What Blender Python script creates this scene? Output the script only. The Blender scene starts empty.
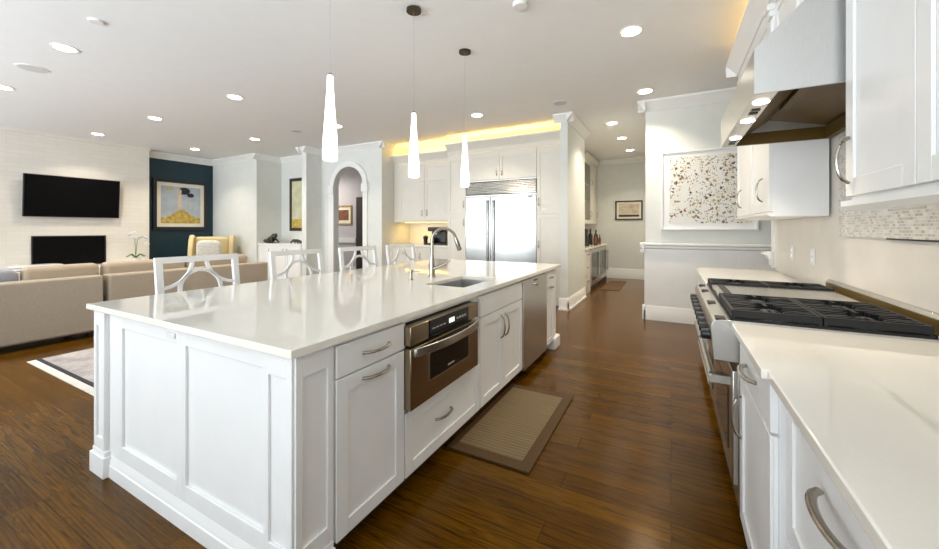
import bpy, bmesh, math, random
from math import pi, sin, cos, radians as R
from mathutils import Vector, Matrix
random.seed(7)
S = bpy.context.scene
COL = S.collection

# ------------------------------------------------------------------ camera, world, exposure
cd = bpy.data.cameras.new('camera'); cam = bpy.data.objects.new('camera', cd); COL.objects.link(cam)
cam.location = (0, 0, 1.32); cam.rotation_euler = (R(90), 0, R(28.124))
cd.sensor_width = 36; cd.lens = 377/939*36; cd.shift_y = -45.5/939; cd.clip_start = .05; cd.clip_end = 100
S.camera = cam
S.view_settings.view_transform = 'Standard'; S.view_settings.look = 'None'
S.view_settings.gamma = 1; S.view_settings.use_curve_mapping = False
S.view_settings.exposure = 0.74
try:
    S.cycles.use_denoising = True; S.cycles.max_bounces = 10; S.cycles.diffuse_bounces = 5
    S.cycles.sample_clamp_indirect = 6
except Exception: pass
W = bpy.data.worlds.new('sky'); S.world = W; W.use_nodes = True
bg = W.node_tree.nodes['Background']; bg.inputs[0].default_value = (.80, .90, 1, 1); bg.inputs[1].default_value = .7

def area(name, loc, rot, sx, sy, power, color, parent=None, shape='RECTANGLE', spread=None):
    l = bpy.data.lights.new(name, 'AREA'); l.shape = shape; l.size = sx; l.size_y = sy; l.energy = power; l.color = color
    if spread: l.spread = spread
    o = bpy.data.objects.new(name, l); COL.objects.link(o); o.location = loc; o.rotation_euler = rot
    if parent: o.parent = parent; o.location = Vector(loc)-parent.location
    return o
DAY = (.86, .935, 1.0); WARM = (1, .80, .52); GOLD = (1, .62, .14)
# daylight lamps added at the unseen rear windows, tilted up to fill the ceiling
WIN = [(-10.3, -8.3), (-7.6, -5.2), (-4.6, -2.2), (-1.5, .5)]
for i, (a, b) in enumerate(WIN):
    area('window_daylight', ((a+b)/2, -3.12, 1.55), (R(128), 0, 0), b-a, 2.1, [90, 92, 76, 50][i], DAY, spread=R(140))

# ------------------------------------------------------------------ materials
def _m(name):
    m = bpy.data.materials.new(name); m.use_nodes = True
    nt = m.node_tree; return m, nt, nt.nodes['Principled BSDF']
def setp(p, col=None, rough=None, metal=None, spec=None, coat=None, emit=None, es=None, trans=None):
    if col is not None: p.inputs['Base Color'].default_value = (*col, 1)
    if rough is not None: p.inputs['Roughness'].default_value = rough
    if metal is not None: p.inputs['Metallic'].default_value = metal
    if spec is not None: p.inputs['Specular IOR Level'].default_value = spec
    if coat is not None: p.inputs['Coat Weight'].default_value = coat; p.inputs['Coat Roughness'].default_value = .1
    if emit is not None: p.inputs['Emission Color'].default_value = (*emit, 1); p.inputs['Emission Strength'].default_value = es
    if trans is not None: p.inputs['Transmission Weight'].default_value = trans
def coords(nt, scale=(1, 1, 1), kind='Object'):
    t = nt.nodes.new('ShaderNodeTexCoord'); mp = nt.nodes.new('ShaderNodeMapping')
    mp.inputs['Scale'].default_value = scale; nt.links.new(t.outputs[kind], mp.inputs[0]); return mp.outputs[0]
def noise(nt, vec, scale, detail=3, rough=.5, dist=0):
    n = nt.nodes.new('ShaderNodeTexNoise'); n.inputs['Scale'].default_value = scale; n.inputs['Detail'].default_value = detail
    n.inputs['Roughness'].default_value = rough; n.inputs['Distortion'].default_value = dist
    nt.links.new(vec, n.inputs['Vector']); return n.outputs['Fac']
def ramp(nt, fac, stops):
    r = nt.nodes.new('ShaderNodeValToRGB'); e = r.color_ramp.elements
    while len(e) < len(stops): e.new(.5)
    for k, (pos, c) in zip(e, stops): k.position = pos; k.color = (*c, 1) if len(c) == 3 else c
    nt.links.new(fac, r.inputs[0]); return r.outputs[0]
def mix(nt, fac, a, b, mode='MIX'):
    n = nt.nodes.new('ShaderNodeMix'); n.data_type = 'RGBA'; n.blend_type = mode
    for sock, v in ((n.inputs[0], fac), (n.inputs[6], a), (n.inputs[7], b)):
        if isinstance(v, (int, float)): sock.default_value = v
        elif isinstance(v, tuple): sock.default_value = (*v, 1)
        else: nt.links.new(v, sock)
    return n.outputs[2]
def bump(nt, p, h, strength=.2, dist=.01):
    b = nt.nodes.new('ShaderNodeBump'); b.inputs['Strength'].default_value = strength; b.inputs['Distance'].default_value = dist
    nt.links.new(h, b.inputs['Height']); nt.links.new(b.outputs[0], p.inputs['Normal'])
def mat(name, col, rough=.5, metal=0, var=.04, nscale=6, stretch=(1, 1, 1), bumps=0, **k):
    """principled colour broken up by a faint noise"""
    m, nt, p = _m(name); setp(p, col, rough, metal, **k)
    v = noise(nt, coords(nt, stretch), nscale)
    lo = tuple(c*(1-var) for c in col); hi = tuple(min(1, c*(1+var)) for c in col)
    nt.links.new(ramp(nt, v, [(.3, lo), (.7, hi)]), p.inputs['Base Color'])
    if bumps: bump(nt, p, v, bumps, .003)
    return m
def emitter(name, col, strength):
    m, nt, p = _m(name); setp(p, (.9, .9, .9), .4, emit=col, es=strength); return m

M = {}
M['white'] = mat('white_cabinet_paint', (.86, .86, .85), .32, var=.015)
M['trim'] = mat('white_trim_paint', (.84, .84, .82), .35, var=.015)
M['wall'] = mat('pale_sage_wall_paint', (.72, .735, .70), .6, var=.02)
M['cream'] = mat('cream_wall_paint', (.76, .74, .66), .6, var=.02)
M['lav'] = mat('lavender_grey_wall_paint', (.56, .54, .57), .6, var=.02)
M['teal'] = mat('deep_teal_wall_paint', (.004, .030, .046), .5, var=.06)
M['ceil'] = mat('flat_ceiling_paint', (.84, .84, .84), .8, var=.01)
M['bsplash'] = mat('beige_stone_backsplash', (.70, .66, .60), .25, var=.03)
M['ivory'] = mat('ivory_cabinet_paint', (.74, .705, .625), .35, var=.015)
M['quartz'] = mat('cream_white_quartz', (.87, .835, .755), .045, var=.012, nscale=180, spec=.5)
M['steel'] = mat('brushed_stainless_steel', (.60, .585, .55), .27, 1, var=.06, nscale=30, stretch=(1, 1, 30))
M['steelh'] = mat('hood_stainless_steel', (.66, .66, .65), .33, 1, var=.04, nscale=20, stretch=(20, 20, 1))
M['steeld'] = mat('warm_dark_stainless_steel', (.36, .29, .20), .25, 1, var=.06, nscale=30, stretch=(1, 1, 30))  # warm brown floor reflection painted into the steel's base colour
M['fridge'] = mat('polished_fridge_steel', (.44, .44, .425), .20, 1, var=.04, nscale=3, stretch=(.4, .4, 2), bumps=.12)
M['baffle'] = mat('bronze_tinted_baffle_steel', (.13, .075, .008), .45, .3, var=.08, nscale=12)  # stainless steel with the golden-brown floor reflection put into its colour
M['nickel'] = mat('satin_nickel', (.40, .365, .31), .25, 1, var=.03)
M['bronze'] = mat('oil_bronze_metal', (.10, .085, .06), .35, 1, var=.05)
M['iron'] = mat('black_cast_iron', (.009, .009, .010), .5, var=.2, nscale=60, spec=.35)
M['black'] = mat('black_plastic', (.012, .012, .014), .35, var=.1)
M['bglass'] = mat('black_glass', (.004, .004, .005), .08, var=.1, spec=.3)
M['screen'] = mat('black_matte_screen', (.0015, .0015, .002), .6, var=.1, spec=.1)
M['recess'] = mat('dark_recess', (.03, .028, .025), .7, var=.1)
M['display'] = emitter('pale_display', (.75, .85, .7), .5)
M['grey'] = mat('grey_plastic', (.45, .45, .44), .5, var=.03)
M['speaker'] = mat('grey_speaker_cloth', (.62, .62, .62), .8, var=.08, nscale=200)
M['sofa'] = mat('beige_woven_upholstery', (.345, .295, .235), .9, var=.13, nscale=170, bumps=.25)
M['sofac'] = mat('sand_cushion_fabric', (.39, .32, .24), .9, var=.12, nscale=170, bumps=.25)
M['greyfab'] = mat('blue_grey_fabric', (.30, .31, .35), .9, var=.1, nscale=150, bumps=.2)
M['chairf'] = mat('straw_upholstery', (.62, .52, .29), .85, var=.08, nscale=120, bumps=.15)
M['darkwood'] = mat('dark_wood', (.03, .018, .010), .35, var=.3, nscale=8, stretch=(1, 1, 12))
M['leaf'] = mat('orchid_green', (.10, .20, .05), .5, var=.2)
M['petal'] = mat('white_petal', (.85, .83, .80), .6, var=.03)
M['ceramic'] = mat('white_ceramic', (.82, .82, .80), .2, var=.02)
M['bronzestat'] = mat('dark_bronze_sculpture', (.03, .034, .025), .35, var=.3, spec=.6)
M['bottle'] = mat('dark_bottle_glass', (.012, .012, .010), .08, var=.1, spec=.7)
M['amber'] = mat('amber_bottle_glass', (.16, .05, .015), .1, var=.1, spec=.7)
M['gold'] = mat('antique_gold_frame', (.42, .30, .12), .4, .6, var=.1, nscale=20)
M['paper'] = mat('cream_picture_mount', (.80, .76, .64), .7, var=.02)
M['lamp'] = emitter('lamp_diffuser', (1, .95, .86), 9)
M['pend'] = emitter('lit_opal_glass', (1, .97, .92), 1.9)
M['strip'] = emitter('warm_strip_light', GOLD, 1.5)

def floor_mat():
    m, nt, p = _m('dark_oak_planks')
    v = coords(nt)
    br = nt.nodes.new('ShaderNodeTexBrick'); nt.links.new(v, br.inputs['Vector'])
    br.offset = .37; br.offset_frequency = 3
    for k, x in (('Scale', 1), ('Mortar Size', .0016), ('Mortar Smooth', .1), ('Brick Width', 1.35), ('Row Height', .128), ('Bias', 0)):
        br.inputs[k].default_value = x
    br.inputs['Color1'].default_value = (.074, .029, .0014, 1); br.inputs['Color2'].default_value = (.118, .051, .0020, 1)
    br.inputs['Mortar'].default_value = (.022, .010, .002, 1)
    # board by board shift of the grain, so that it breaks at every joint
    wn = nt.nodes.new('ShaderNodeVectorMath'); wn.operation = 'MULTIPLY_ADD'
    nt.links.new(br.outputs['Color'], wn.inputs[0]); wn.inputs[1].default_value = (60, 60, 60); nt.links.new(v, wn.inputs[2])
    st = nt.nodes.new('ShaderNodeMapping'); st.inputs['Scale'].default_value = (1.1, 14, 1); nt.links.new(wn.outputs[0], st.inputs[0])
    g1 = noise(nt, st.outputs[0], 3.2, 6, .65, 1.2)
    wv = nt.nodes.new('ShaderNodeTexWave'); wv.bands_direction = 'Y'; wv.inputs['Scale'].default_value = 1.6; wv.inputs['Distortion'].default_value = 9
    wv.inputs['Detail'].default_value = 3; wv.inputs['Detail Scale'].default_value = .5; nt.links.new(st.outputs[0], wv.inputs['Vector'])
    big = noise(nt, v, .9, 2)
    c = mix(nt, 1.0, br.outputs['Color'], ramp(nt, g1, [(.30, (.30, .28, .26)), (.50, (1, 1, 1)), (.75, (1.5, 1.45, 1.3))]), 'MULTIPLY')
    c = mix(nt, .5, c, ramp(nt, wv.outputs['Fac'], [(.0, (.55, .5, .45)), (.35, (1, 1, 1)), (1, (1.1, 1.1, 1.1))]), 'MULTIPLY')
    c = mix(nt, .5, c, ramp(nt, big, [(.35, (.75, .75, .8)), (.65, (1.2, 1.15, 1.0))]), 'MULTIPLY')
    nt.links.new(c, p.inputs['Base Color'])
    nt.links.new(ramp(nt, g1, [(.3, (.24, .24, .24)), (.7, (.14, .14, .14))]), p.inputs['Roughness'])
    p.inputs['Specular IOR Level'].default_value = .22; p.inputs['Specular Tint'].default_value = (1, .60, .18, 1)
    bump(nt, p, g1, .06, .002)
    return m
M['floor'] = floor_mat()

def brick_mat():
    m, nt, p = _m('white_painted_brick'); setp(p, (.78, .75, .69), .6)
    t = nt.nodes.new('ShaderNodeTexCoord'); sx = nt.nodes.new('ShaderNodeSeparateXYZ'); cx = nt.nodes.new('ShaderNodeCombineXYZ')
    nt.links.new(t.outputs['Object'], sx.inputs[0]); nt.links.new(sx.outputs[1], cx.inputs[0]); nt.links.new(sx.outputs[2], cx.inputs[1])
    br = nt.nodes.new('ShaderNodeTexBrick'); nt.links.new(cx.outputs[0], br.inputs['Vector'])
    for k, x in (('Scale', 1), ('Mortar Size', .006), ('Mortar Smooth', .5), ('Brick Width', .32), ('Row Height', .085)): br.inputs[k].default_value = x
    br.inputs['Color1'].default_value = (.79, .755, .685, 1); br.inputs['Color2'].default_value = (.76, .725, .66, 1); br.inputs['Mortar'].default_value = (.73, .70, .64, 1)
    nt.links.new(br.outputs['Color'], p.inputs['Base Color'])
    inv = nt.nodes.new('ShaderNodeInvert'); nt.links.new(br.outputs['Fac'], inv.inputs['Color'])
    bump(nt, p, inv.outputs[0], .22, .005); return m
M['brick'] = brick_mat()

def mosaic_mat():
    m, nt, p = _m('stone_mosaic_tile'); setp(p, (.6, .6, .6), .25)
    t = nt.nodes.new('ShaderNodeTexCoord'); sx = nt.nodes.new('ShaderNodeSeparateXYZ'); cx = nt.nodes.new('ShaderNodeCombineXYZ')
    nt.links.new(t.outputs['Object'], sx.inputs[0]); nt.links.new(sx.outputs[1], cx.inputs[0]); nt.links.new(sx.outputs[2], cx.inputs[1])
    br = nt.nodes.new('ShaderNodeTexBrick'); nt.links.new(cx.outputs[0], br.inputs['Vector'])
    for k, x in (('Scale', 1), ('Mortar Size', .0016), ('Brick Width', .028), ('Row Height', .014)): br.inputs[k].default_value = x
    br.inputs['Color1'].default_value = (.44, .40, .35, 1); br.inputs['Color2'].default_value = (.72, .70, .66, 1); br.inputs['Mortar'].default_value = (.70, .68, .64, 1)
    nt.links.new(br.outputs['Color'], p.inputs['Base Color']); return m
M['mosaic'] = mosaic_mat()

def rug_mat():
    m, nt, p = _m('faded_grey_rug_pile'); setp(p, (.4, .4, .4), .95)
    v = coords(nt); a = noise(nt, v, 3, 8, .7); b = noise(nt, v, 60, 3)
    c = ramp(nt, a, [(.3, (.20, .19, .20)), (.5, (.36, .34, .34)), (.7, (.50, .47, .45))])
    nt.links.new(mix(nt, .3, c, ramp(nt, b, [(.3, (.3, .3, .3)), (.7, (.8, .8, .8))]), 'OVERLAY'), p.inputs['Base Color']); bump(nt, p, b, .4, .005); return m
M['rug'] = rug_mat()
M['fringe'] = mat('off_white_fringe', (.72, .70, .66), .95, var=.15, nscale=150)
M['rugedge'] = mat('charcoal_rug_edge', (.03, .03, .04), .9, var=.1)

def slat_mat():
    m, nt, p = _m('woven_bamboo_mat'); setp(p, (.3, .22, .13), .6)
    w = nt.nodes.new('ShaderNodeTexWave'); w.bands_direction = 'Y'; w.inputs['Scale'].default_value = 11; w.inputs['Distortion'].default_value = .4
    nt.links.new(coords(nt), w.inputs['Vector'])
    n = noise(nt, coords(nt, (2, 60, 1)), 1.5, 3)
    c = mix(nt, .7, ramp(nt, w.outputs['Fac'], [(0, (.115, .076, .034)), (.3, (.190, .130, .060)), (1, (.205, .145, .070))]), ramp(nt, n, [(.3, (.7, .7, .7)), (.7, (1.15, 1.12, 1.05))]), 'MULTIPLY')
    nt.links.new(c, p.inputs['Base Color']); bump(nt, p, w.outputs['Fac'], .4, .003); return m
M['slat'] = slat_mat()
M['matedge'] = mat('brown_mat_binding', (.080, .040, .009), .8, var=.12, nscale=120)
M['hallmat'] = mat('brown_hall_mat', (.11, .06, .025), .95, var=.2, nscale=40)

def abstract_mat():
    m, nt, p = _m('speckled_abstract_paint'); setp(p, (.8, .8, .78), .5)
    v = coords(nt); base = None
    wash = noise(nt, v, 5, 4, .6)
    c = ramp(nt, wash, [(.3, (.80, .80, .77)), (.5, (.78, .77, .72)), (.64, (.74, .70, .60)), (.72, (.76, .75, .72))])
    sx = nt.nodes.new('ShaderNodeSeparateXYZ'); nt.links.new(v, sx.inputs[0])
    for sc, thr, pal in ((17, .30, [(0, (.02, .02, .03)), (.25, (.30, .16, .08)), (.5, (.05, .10, .15)), (.75, (.50, .33, .10)), (.9, (.35, .08, .05))]),
                         (36, .32, [(0, (.03, .03, .04)), (.3, (.30, .22, .13)), (.6, (.08, .12, .16)), (.85, (.45, .36, .20))])):
        vo = nt.nodes.new('ShaderNodeTexVoronoi'); vo.inputs['Scale'].default_value = sc
        d = nt.nodes.new('ShaderNodeVectorMath'); d.operation = 'ADD'
        nz = nt.nodes.new('ShaderNodeTexNoise'); nz.inputs['Scale'].default_value = 25; nt.links.new(v, nz.inputs['Vector'])
        sc2 = nt.nodes.new('ShaderNodeVectorMath'); sc2.operation = 'SCALE'; sc2.inputs[3].default_value = .05
        nt.links.new(nz.outputs['Color'], sc2.inputs[0]); nt.links.new(v, d.inputs[0]); nt.links.new(sc2.outputs[0], d.inputs[1])
        nt.links.new(d.outputs[0], vo.inputs['Vector'])
        spot = nt.nodes.new('ShaderNodeMath'); spot.operation = 'LESS_THAN'; spot.inputs[1].default_value = thr; nt.links.new(vo.outputs['Distance'], spot.inputs[0])
        dens = nt.nodes.new('ShaderNodeMath'); dens.operation = 'MULTIPLY_ADD'; nt.links.new(sx.outputs[0], dens.inputs[0]); dens.inputs[1].default_value = .28; nt.links.new(noise(nt, v, 4.5, 3), dens.inputs[2])
        gate = nt.nodes.new('ShaderNodeMath'); gate.operation = 'GREATER_THAN'; gate.inputs[1].default_value = .40; nt.links.new(dens.outputs[0], gate.inputs[0])
        mk = nt.nodes.new('ShaderNodeMath'); mk.operation = 'MULTIPLY'; nt.links.new(spot.outputs[0], mk.inputs[0]); nt.links.new(gate.outputs[0], mk.inputs[1])
        sc3 = nt.nodes.new('ShaderNodeSeparateColor'); nt.links.new(vo.outputs['Color'], sc3.inputs[0])
        rp = ramp(nt, sc3.outputs[0], pal)
        c = mix(nt, mk.outputs[0], c, rp)
    nt.links.new(c, p.inputs['Base Color']); return m
M['abstract'] = abstract_mat()
M['artsky'] = mat('pale_blue_grey_paint', (.40, .45, .50), .7, var=.12, nscale=5)
M['artgold'] = mat('mottled_ochre_paint', (.50, .36, .08), .7, var=.35, nscale=14)
M['artskin'] = mat('pale_figure_paint', (.62, .50, .36), .7, var=.1, nscale=20)
M['artink'] = mat('ink_black_paint', (.012, .012, .03), .6, var=.1)
M['artrust'] = mat('rust_brown_print', (.20, .075, .03), .7, var=.4, nscale=18)
M['artsepia'] = mat('sepia_landscape_print', (.62, .53, .41), .7, var=.25, nscale=5, stretch=(1, 1, 4))
M['artpale'] = mat('pale_yellow_landscape', (.62, .60, .40), .7, var=.15, nscale=4)
M['artgrey'] = mat('pale_grey_tree_paint', (.45, .48, .46), .7, var=.1)
def pillow_mat():
    m, nt, p = _m('grey_patterned_linen'); setp(p, (.7, .68, .6), .9)
    w = nt.nodes.new('ShaderNodeTexWave'); w.bands_direction = 'Z'; w.inputs['Scale'].default_value = 9; w.inputs['Distortion'].default_value = 6; w.inputs['Detail Scale'].default_value = 3
    nt.links.new(coords(nt), w.inputs['Vector'])
    nt.links.new(ramp(nt, w.outputs['Fac'], [(0, (.45, .44, .42)), (.5, (.72, .69, .60))]), p.inputs['Base Color']); return m
M['pillow'] = pillow_mat()
def glass_mat():
    m, nt, p = _m('clear_cabinet_glass'); setp(p, (.9, .95, .93), .03, trans=1); p.inputs['IOR'].default_value = 1.1
    nt.links.new(ramp(nt, noise(nt, coords(nt), 2), [(.3, (.9, .94, .92)), (.7, (.95, .97, .96))]), p.inputs['Base Color']); return m
M['glass'] = glass_mat()

# ------------------------------------------------------------------ helpers
def fb(face, plane, u0, u1, z0, z1, d0, d1):
    """box in face coordinates: u along the face, z up, d outward -> world (x0,x1,y0,y1,z0,z1)"""
    s = 1 if face[0] == '+' else -1
    a, b = sorted((plane+s*d0, plane+s*d1))
    return (a, b, u0, u1, z0, z1) if face[1] == 'x' else (u0, u1, a, b, z0, z1)
def fp(face, plane, u, z, d):
    s = 1 if face[0] == '+' else -1
    return Vector((plane+s*d, u, z)) if face[1] == 'x' else Vector((u, plane+s*d, z))

class MB:
    def __init__(self): self.bm = bmesh.new()
    def box(self, x0, x1, y0, y1, z0, z1, rot=None, piv=None):
        v = [Vector((x, y, z)) for x in (x0, x1) for y in (y0, y1) for z in (z0, z1)]
        if rot is not None:
            p = Vector(piv if piv is not None else ((x0+x1)/2, (y0+y1)/2, (z0+z1)/2)); v = [rot @ (q-p)+p for q in v]
        b = [self.bm.verts.new(q) for q in v]
        for f in ((0, 1, 3, 2), (4, 6, 7, 5), (0, 4, 5, 1), (2, 3, 7, 6), (0, 2, 6, 4), (1, 5, 7, 3)): self.bm.faces.new([b[i] for i in f])
        return self
    def fbox(self, face, plane, *a): return self.box(*fb(face, plane, *a))
    def prism(self, pts, axis, a0, a1):
        """polygon pts in the plane across axis: x->(y,z), y->(x,z), z->(x,y)"""
        def w(p, a): return {'x': (a, p[0], p[1]), 'y': (p[0], a, p[1]), 'z': (p[0], p[1], a)}[axis]
        A = [self.bm.verts.new(w(p, a0)) for p in pts]; B = [self.bm.verts.new(w(p, a1)) for p in pts]
        self.bm.faces.new(A); self.bm.faces.new(B[::-1]); n = len(pts)
        for i in range(n): self.bm.faces.new((A[i], B[i], B[(i+1) % n], A[(i+1) % n]))
        return self
    def ring_frame(self, x0, x1, y0, y1, hx0, hx1, hy0, hy1, z0, z1):
        O = [(x0, y0), (x1, y0), (x1, y1), (x0, y1)]; I = [(hx0, hy0), (hx1, hy0), (hx1, hy1), (hx0, hy1)]
        V = {}
        for k, L in (('o', O), ('i', I)):
            for z in (0, 1): V[k, z] = [self.bm.verts.new((*p, (z0, z1)[z])) for p in L]
        for i in range(4):
            j = (i+1) % 4
            self.bm.faces.new((V['o', 1][i], V['o', 1][j], V['i', 1][j], V['i', 1][i])); self.bm.faces.new((V['o', 0][j], V['o', 0][i], V['i', 0][i], V['i', 0][j]))
            self.bm.faces.new((V['o', 0][i], V['o', 0][j], V['o', 1][j], V['o', 1][i])); self.bm.faces.new((V['i', 0][j], V['i', 0][i], V['i', 1][i], V['i', 1][j]))
        return self
    def tube(self, pts, r, n=10, flat=1.0, closed=False, up=None):
        pts = [Vector(p) for p in pts]; m = len(pts); rs = r if isinstance(r, (list, tuple)) else [r]*m
        rings = []; ref = Vector(up) if up else None
        for i, p in enumerate(pts):
            if closed: t = pts[(i+1) % m]-pts[i-1]
            else: t = pts[min(i+1, m-1)]-pts[max(i-1, 0)]
            t.normalize()
            a = ref if ref is not None else (Vector((0, 0, 1)) if abs(t.z) < .9 else Vector((1, 0, 0)))
            e1 = t.cross(a)
            if e1.length < 1e-5: e1 = t.cross(Vector((0, 1, .3)))
            e1.normalize(); e2 = e1.cross(t); 
            if ref is None: ref = e2.copy()
            rings.append([self.bm.verts.new(p+e1*cos(2*pi*k/n)*rs[i]*flat+e2*sin(2*pi*k/n)*rs[i]) for k in range(n)])
        last = m if closed else m-1
        for i in range(last):
            A, B = rings[i], rings[(i+1) % m]
            for k in range(n): self.bm.faces.new((A[k], A[(k+1) % n], B[(k+1) % n], B[k]))
        if not closed: self.bm.faces.new(rings[0][::-1]); self.bm.faces.new(rings[-1])
        return self
    def bar(self, pts, w, t, nrm):
        """flat strap of width w, thickness t along pts; nrm is the direction of the thickness"""
        pts = [Vector(p) for p in pts]; nrm = Vector(nrm).normalized(); rings = []
        for i, p in enumerate(pts):
            d = (pts[min(i+1, len(pts)-1)]-pts[max(i-1, 0)]).normalized(); s = d.cross(nrm).normalized()
            rings.append([self.bm.verts.new(p+s*a*w/2+nrm*b*t/2) for a, b in ((-1, -1), (1, -1), (1, 1), (-1, 1))])
        for A, B in zip(rings, rings[1:]):
            for k in range(4): self.bm.faces.new((A[k], A[(k+1) % 4], B[(k+1) % 4], B[k]))
        self.bm.faces.new(rings[0][::-1]); self.bm.faces.new(rings[-1]); return self
    def lathe(self, prof, c, n=28, axis='z'):
        c = Vector(c); rings = []
        for r, h in prof:
            r = max(r, 1e-4); L = []
            for k in range(n):
                a = 2*pi*k/n
                q = {'z': (r*cos(a), r*sin(a), h), 'y': (r*cos(a), h, r*sin(a)), 'x': (h, r*cos(a), r*sin(a))}[axis]
                L.append(self.bm.verts.new(c+Vector(q)))
            rings.append(L)
        for A, B in zip(rings, rings[1:]):
            for k in range(n): self.bm.faces.new((A[k], A[(k+1) % n], B[(k+1) % n], B[k]))
        self.bm.faces.new(rings[0]); self.bm.faces.new(rings[-1][::-1]); return self
    def ell(self, c, rx, ry, rz, p=1.0, seg=20, rings=12, rot=None):
        """superellipsoid: p<1 makes it boxier (cushions)"""
        c = Vector(c); f = lambda v: math.copysign(abs(v)**p, v); L = []
        for i in range(rings+1):
            th = -pi/2+pi*i/rings; row = []
            for k in range(seg):
                a = 2*pi*k/seg
                q = Vector((rx*f(cos(th))*f(cos(a)), ry*f(cos(th))*f(sin(a)), rz*f(sin(th))))
                if rot is not None: q = rot @ q
                row.append(self.bm.verts.new(c+q))
            L.append(row)
        for A, B in zip(L, L[1:]):
            for k in range(seg): self.bm.faces.new((A[k], A[(k+1) % seg], B[(k+1) % seg], B[k]))
        bmesh.ops.remove_doubles(self.bm, verts=L[0]+L[-1], dist=1e-6)
        return self
    def build(self, name, m, parent=None, bevel=0, seg=2, sub=0, smooth=True):
        bm = self.bm; bm.normal_update()
        bmesh.ops.recalc_face_normals(bm, faces=bm.faces)
        off = Vector((0, 0, 0)); q = parent
        while q is not None: off += q.location; q = q.parent
        for v in bm.verts: v.co -= off
        me = bpy.data.meshes.new(name); bm.to_mesh(me); bm.free()
        if smooth:
            me.shade_smooth(); me.set_sharp_from_angle(angle=R(38))
        me.materials.append(M[m] if isinstance(m, str) else m)
        o = bpy.data.objects.new(name, me); COL.objects.link(o); o.parent = parent
        if bevel:
            b = o.modifiers.new('edge', 'BEVEL'); b.width = bevel; b.segments = seg; b.limit_method = 'ANGLE'; b.angle_limit = R(40); b.harden_normals = False
        if sub:
            s = o.modifiers.new('soft', 'SUBSURF'); s.levels = sub; s.render_levels = sub
        return o
def tag(o, label=None, cat=None, group=None, kind=None):
    if label: o['label'] = label
    if cat: o['category'] = cat
    if group: o['group'] = group
    if kind: o['kind'] = kind
    return o
def thing(name, label, cat, loc, group=None):
    o = bpy.data.objects.new(name, None); COL.objects.link(o); o.location = loc; o.empty_display_size = .1
    return tag(o, label, cat, group)
def struct(name, mb, m, bevel=0): return tag(mb.build(name, m, None, bevel), kind='structure')
def copy_tree(o, loc=None, label=None, parent=None):
    c = o.copy(); COL.objects.link(c); c.parent = parent
    if loc is not None: c.location = loc
    if label: c['label'] = label
    for ch in list(o.children): copy_tree(ch, None, None, c)
    return c
def shaker(face, plane, u0, u1, z0, z1, t=.02, fr=.06, rec=.009, mb=None):
    mb = mb or MB()
    mb.fbox(face, plane, u0, u1, z0, z1, 0, t-rec)
    for a in ((u0, u0+fr, z0, z1), (u1-fr, u1, z0, z1), (u0+fr, u1-fr, z0, z0+fr), (u0+fr, u1-fr, z1-fr, z1)): mb.fbox(face, plane, *a, t-rec, t)
    return mb
def pull(face, plane, u, z, length, vertical, parent, r=.006, h=.032, m='nickel', name='handle'):
    P = []
    for i in range(13):
        s = -1+2*i/12; d = .002+h*(max(0, 1-s*s))**.55
        P.append(fp(face, plane, u+(0 if vertical else s*length/2), z+(s*length/2 if vertical else 0), d))
    return MB().tube(P, r, 8, flat=1.5 if not vertical else 1.3).build(name, m, parent)
CROWN = [(0, 0), (.012, 0), (.02, .02), (.028, .03), (.06, .07), (.085, .10), (.095, .105), (.10, .13), (0, .13)]
def crown(mb, face, plane, u0, u1, ztop, sc=1.0):
    s = 1 if face[0] == '+' else -1
    pts = [(plane+s*d*sc, ztop-.13*sc+h*sc) for d, h in CROWN]
    mb.prism(pts, 'y' if face[1] == 'x' else 'x', u0, u1); return mb
BASEP = [(0, 0), (.020, 0), (.020, .13), (.014, .145), (.014, .165), (.006, .185), (0, .20)]
def baseb(mb, face, plane, u0, u1, sc=1.0):
    s = 1 if face[0] == '+' else -1
    mb.prism([(plane+s*d, h*sc) for d, h in BASEP], 'y' if face[1] == 'x' else 'x', u0, u1); return mb
def disc(c, r, h, n=28): return MB().lathe([(r, 0), (r, h)], c, n)

# ------------------------------------------------------------------ the setting
ZC = 3.18
struct('floor', MB().box(-11.4, 2.6, -3.3, 11.0, -.1, 0), 'floor')
struct('ceiling', MB().box(-11.4, 2.6, -3.3, 11.0, ZC, ZC+.12), 'ceil')
struct('wall_left', MB().box(-11.2, -10.7, -3.2, 4.22, 0, ZC), 'brick')
struct('wall_left_recess', MB().box(-11.3, -11.0, 4.22, 5.76, 0, ZC), 'teal')
struct('wall_back', MB().box(-11.3, -9.07, 5.76, 6.55, 0, ZC), 'wall')
struct('wall_back_niche', MB().box(-9.07, -7.45, 6.43, 6.55, 0, ZC), 'wall')
struct('wall_back_pier', MB().box(-7.45, -7.3, 5.8, 6.55, 0, ZC), 'wall')
# wall with the arched opening
ax0, ax1, zs, ac = -6.86, -5.96, 2.30, -6.41
pts = [(-7.3, 0), (ax0, 0), (ax0, zs)]+[(ac-.45*cos(a), zs+.42*sin(a)) for a in [pi*i/16 for i in range(1, 16)]]+[(ax1, zs), (ax1, 0), (-5.45, 0), (-5.45, ZC), (-7.3, ZC)]
struct('wall_back_arch', MB().prism(pts, 'y', 6.22, 6.34), 'wall')
arch = MB()
cas = [(ax0-.16, 0), (ax0, 0), (ax0, zs)]+[(ac-.45*cos(a), zs+.42*sin(a)) for a in [pi*i/16 for i in range(1, 16)]]+[(ax1, zs), (ax1, 0), (ax1+.12, 0), (ax1+.12, zs)]
cas += [(ac+.57*cos(a), zs+.54*sin(a)) for a in [pi*i/16 for i in range(1, 16)]]+[(ax0-.12, zs), (ax0-.16, zs)]
arch.prism(cas, 'y', 6.18, 6.222)
for x in (ax0-.15, ax1-.02): arch.box(x, x+.17, 6.15, 6.225, zs-.16, zs+.02)
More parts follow.
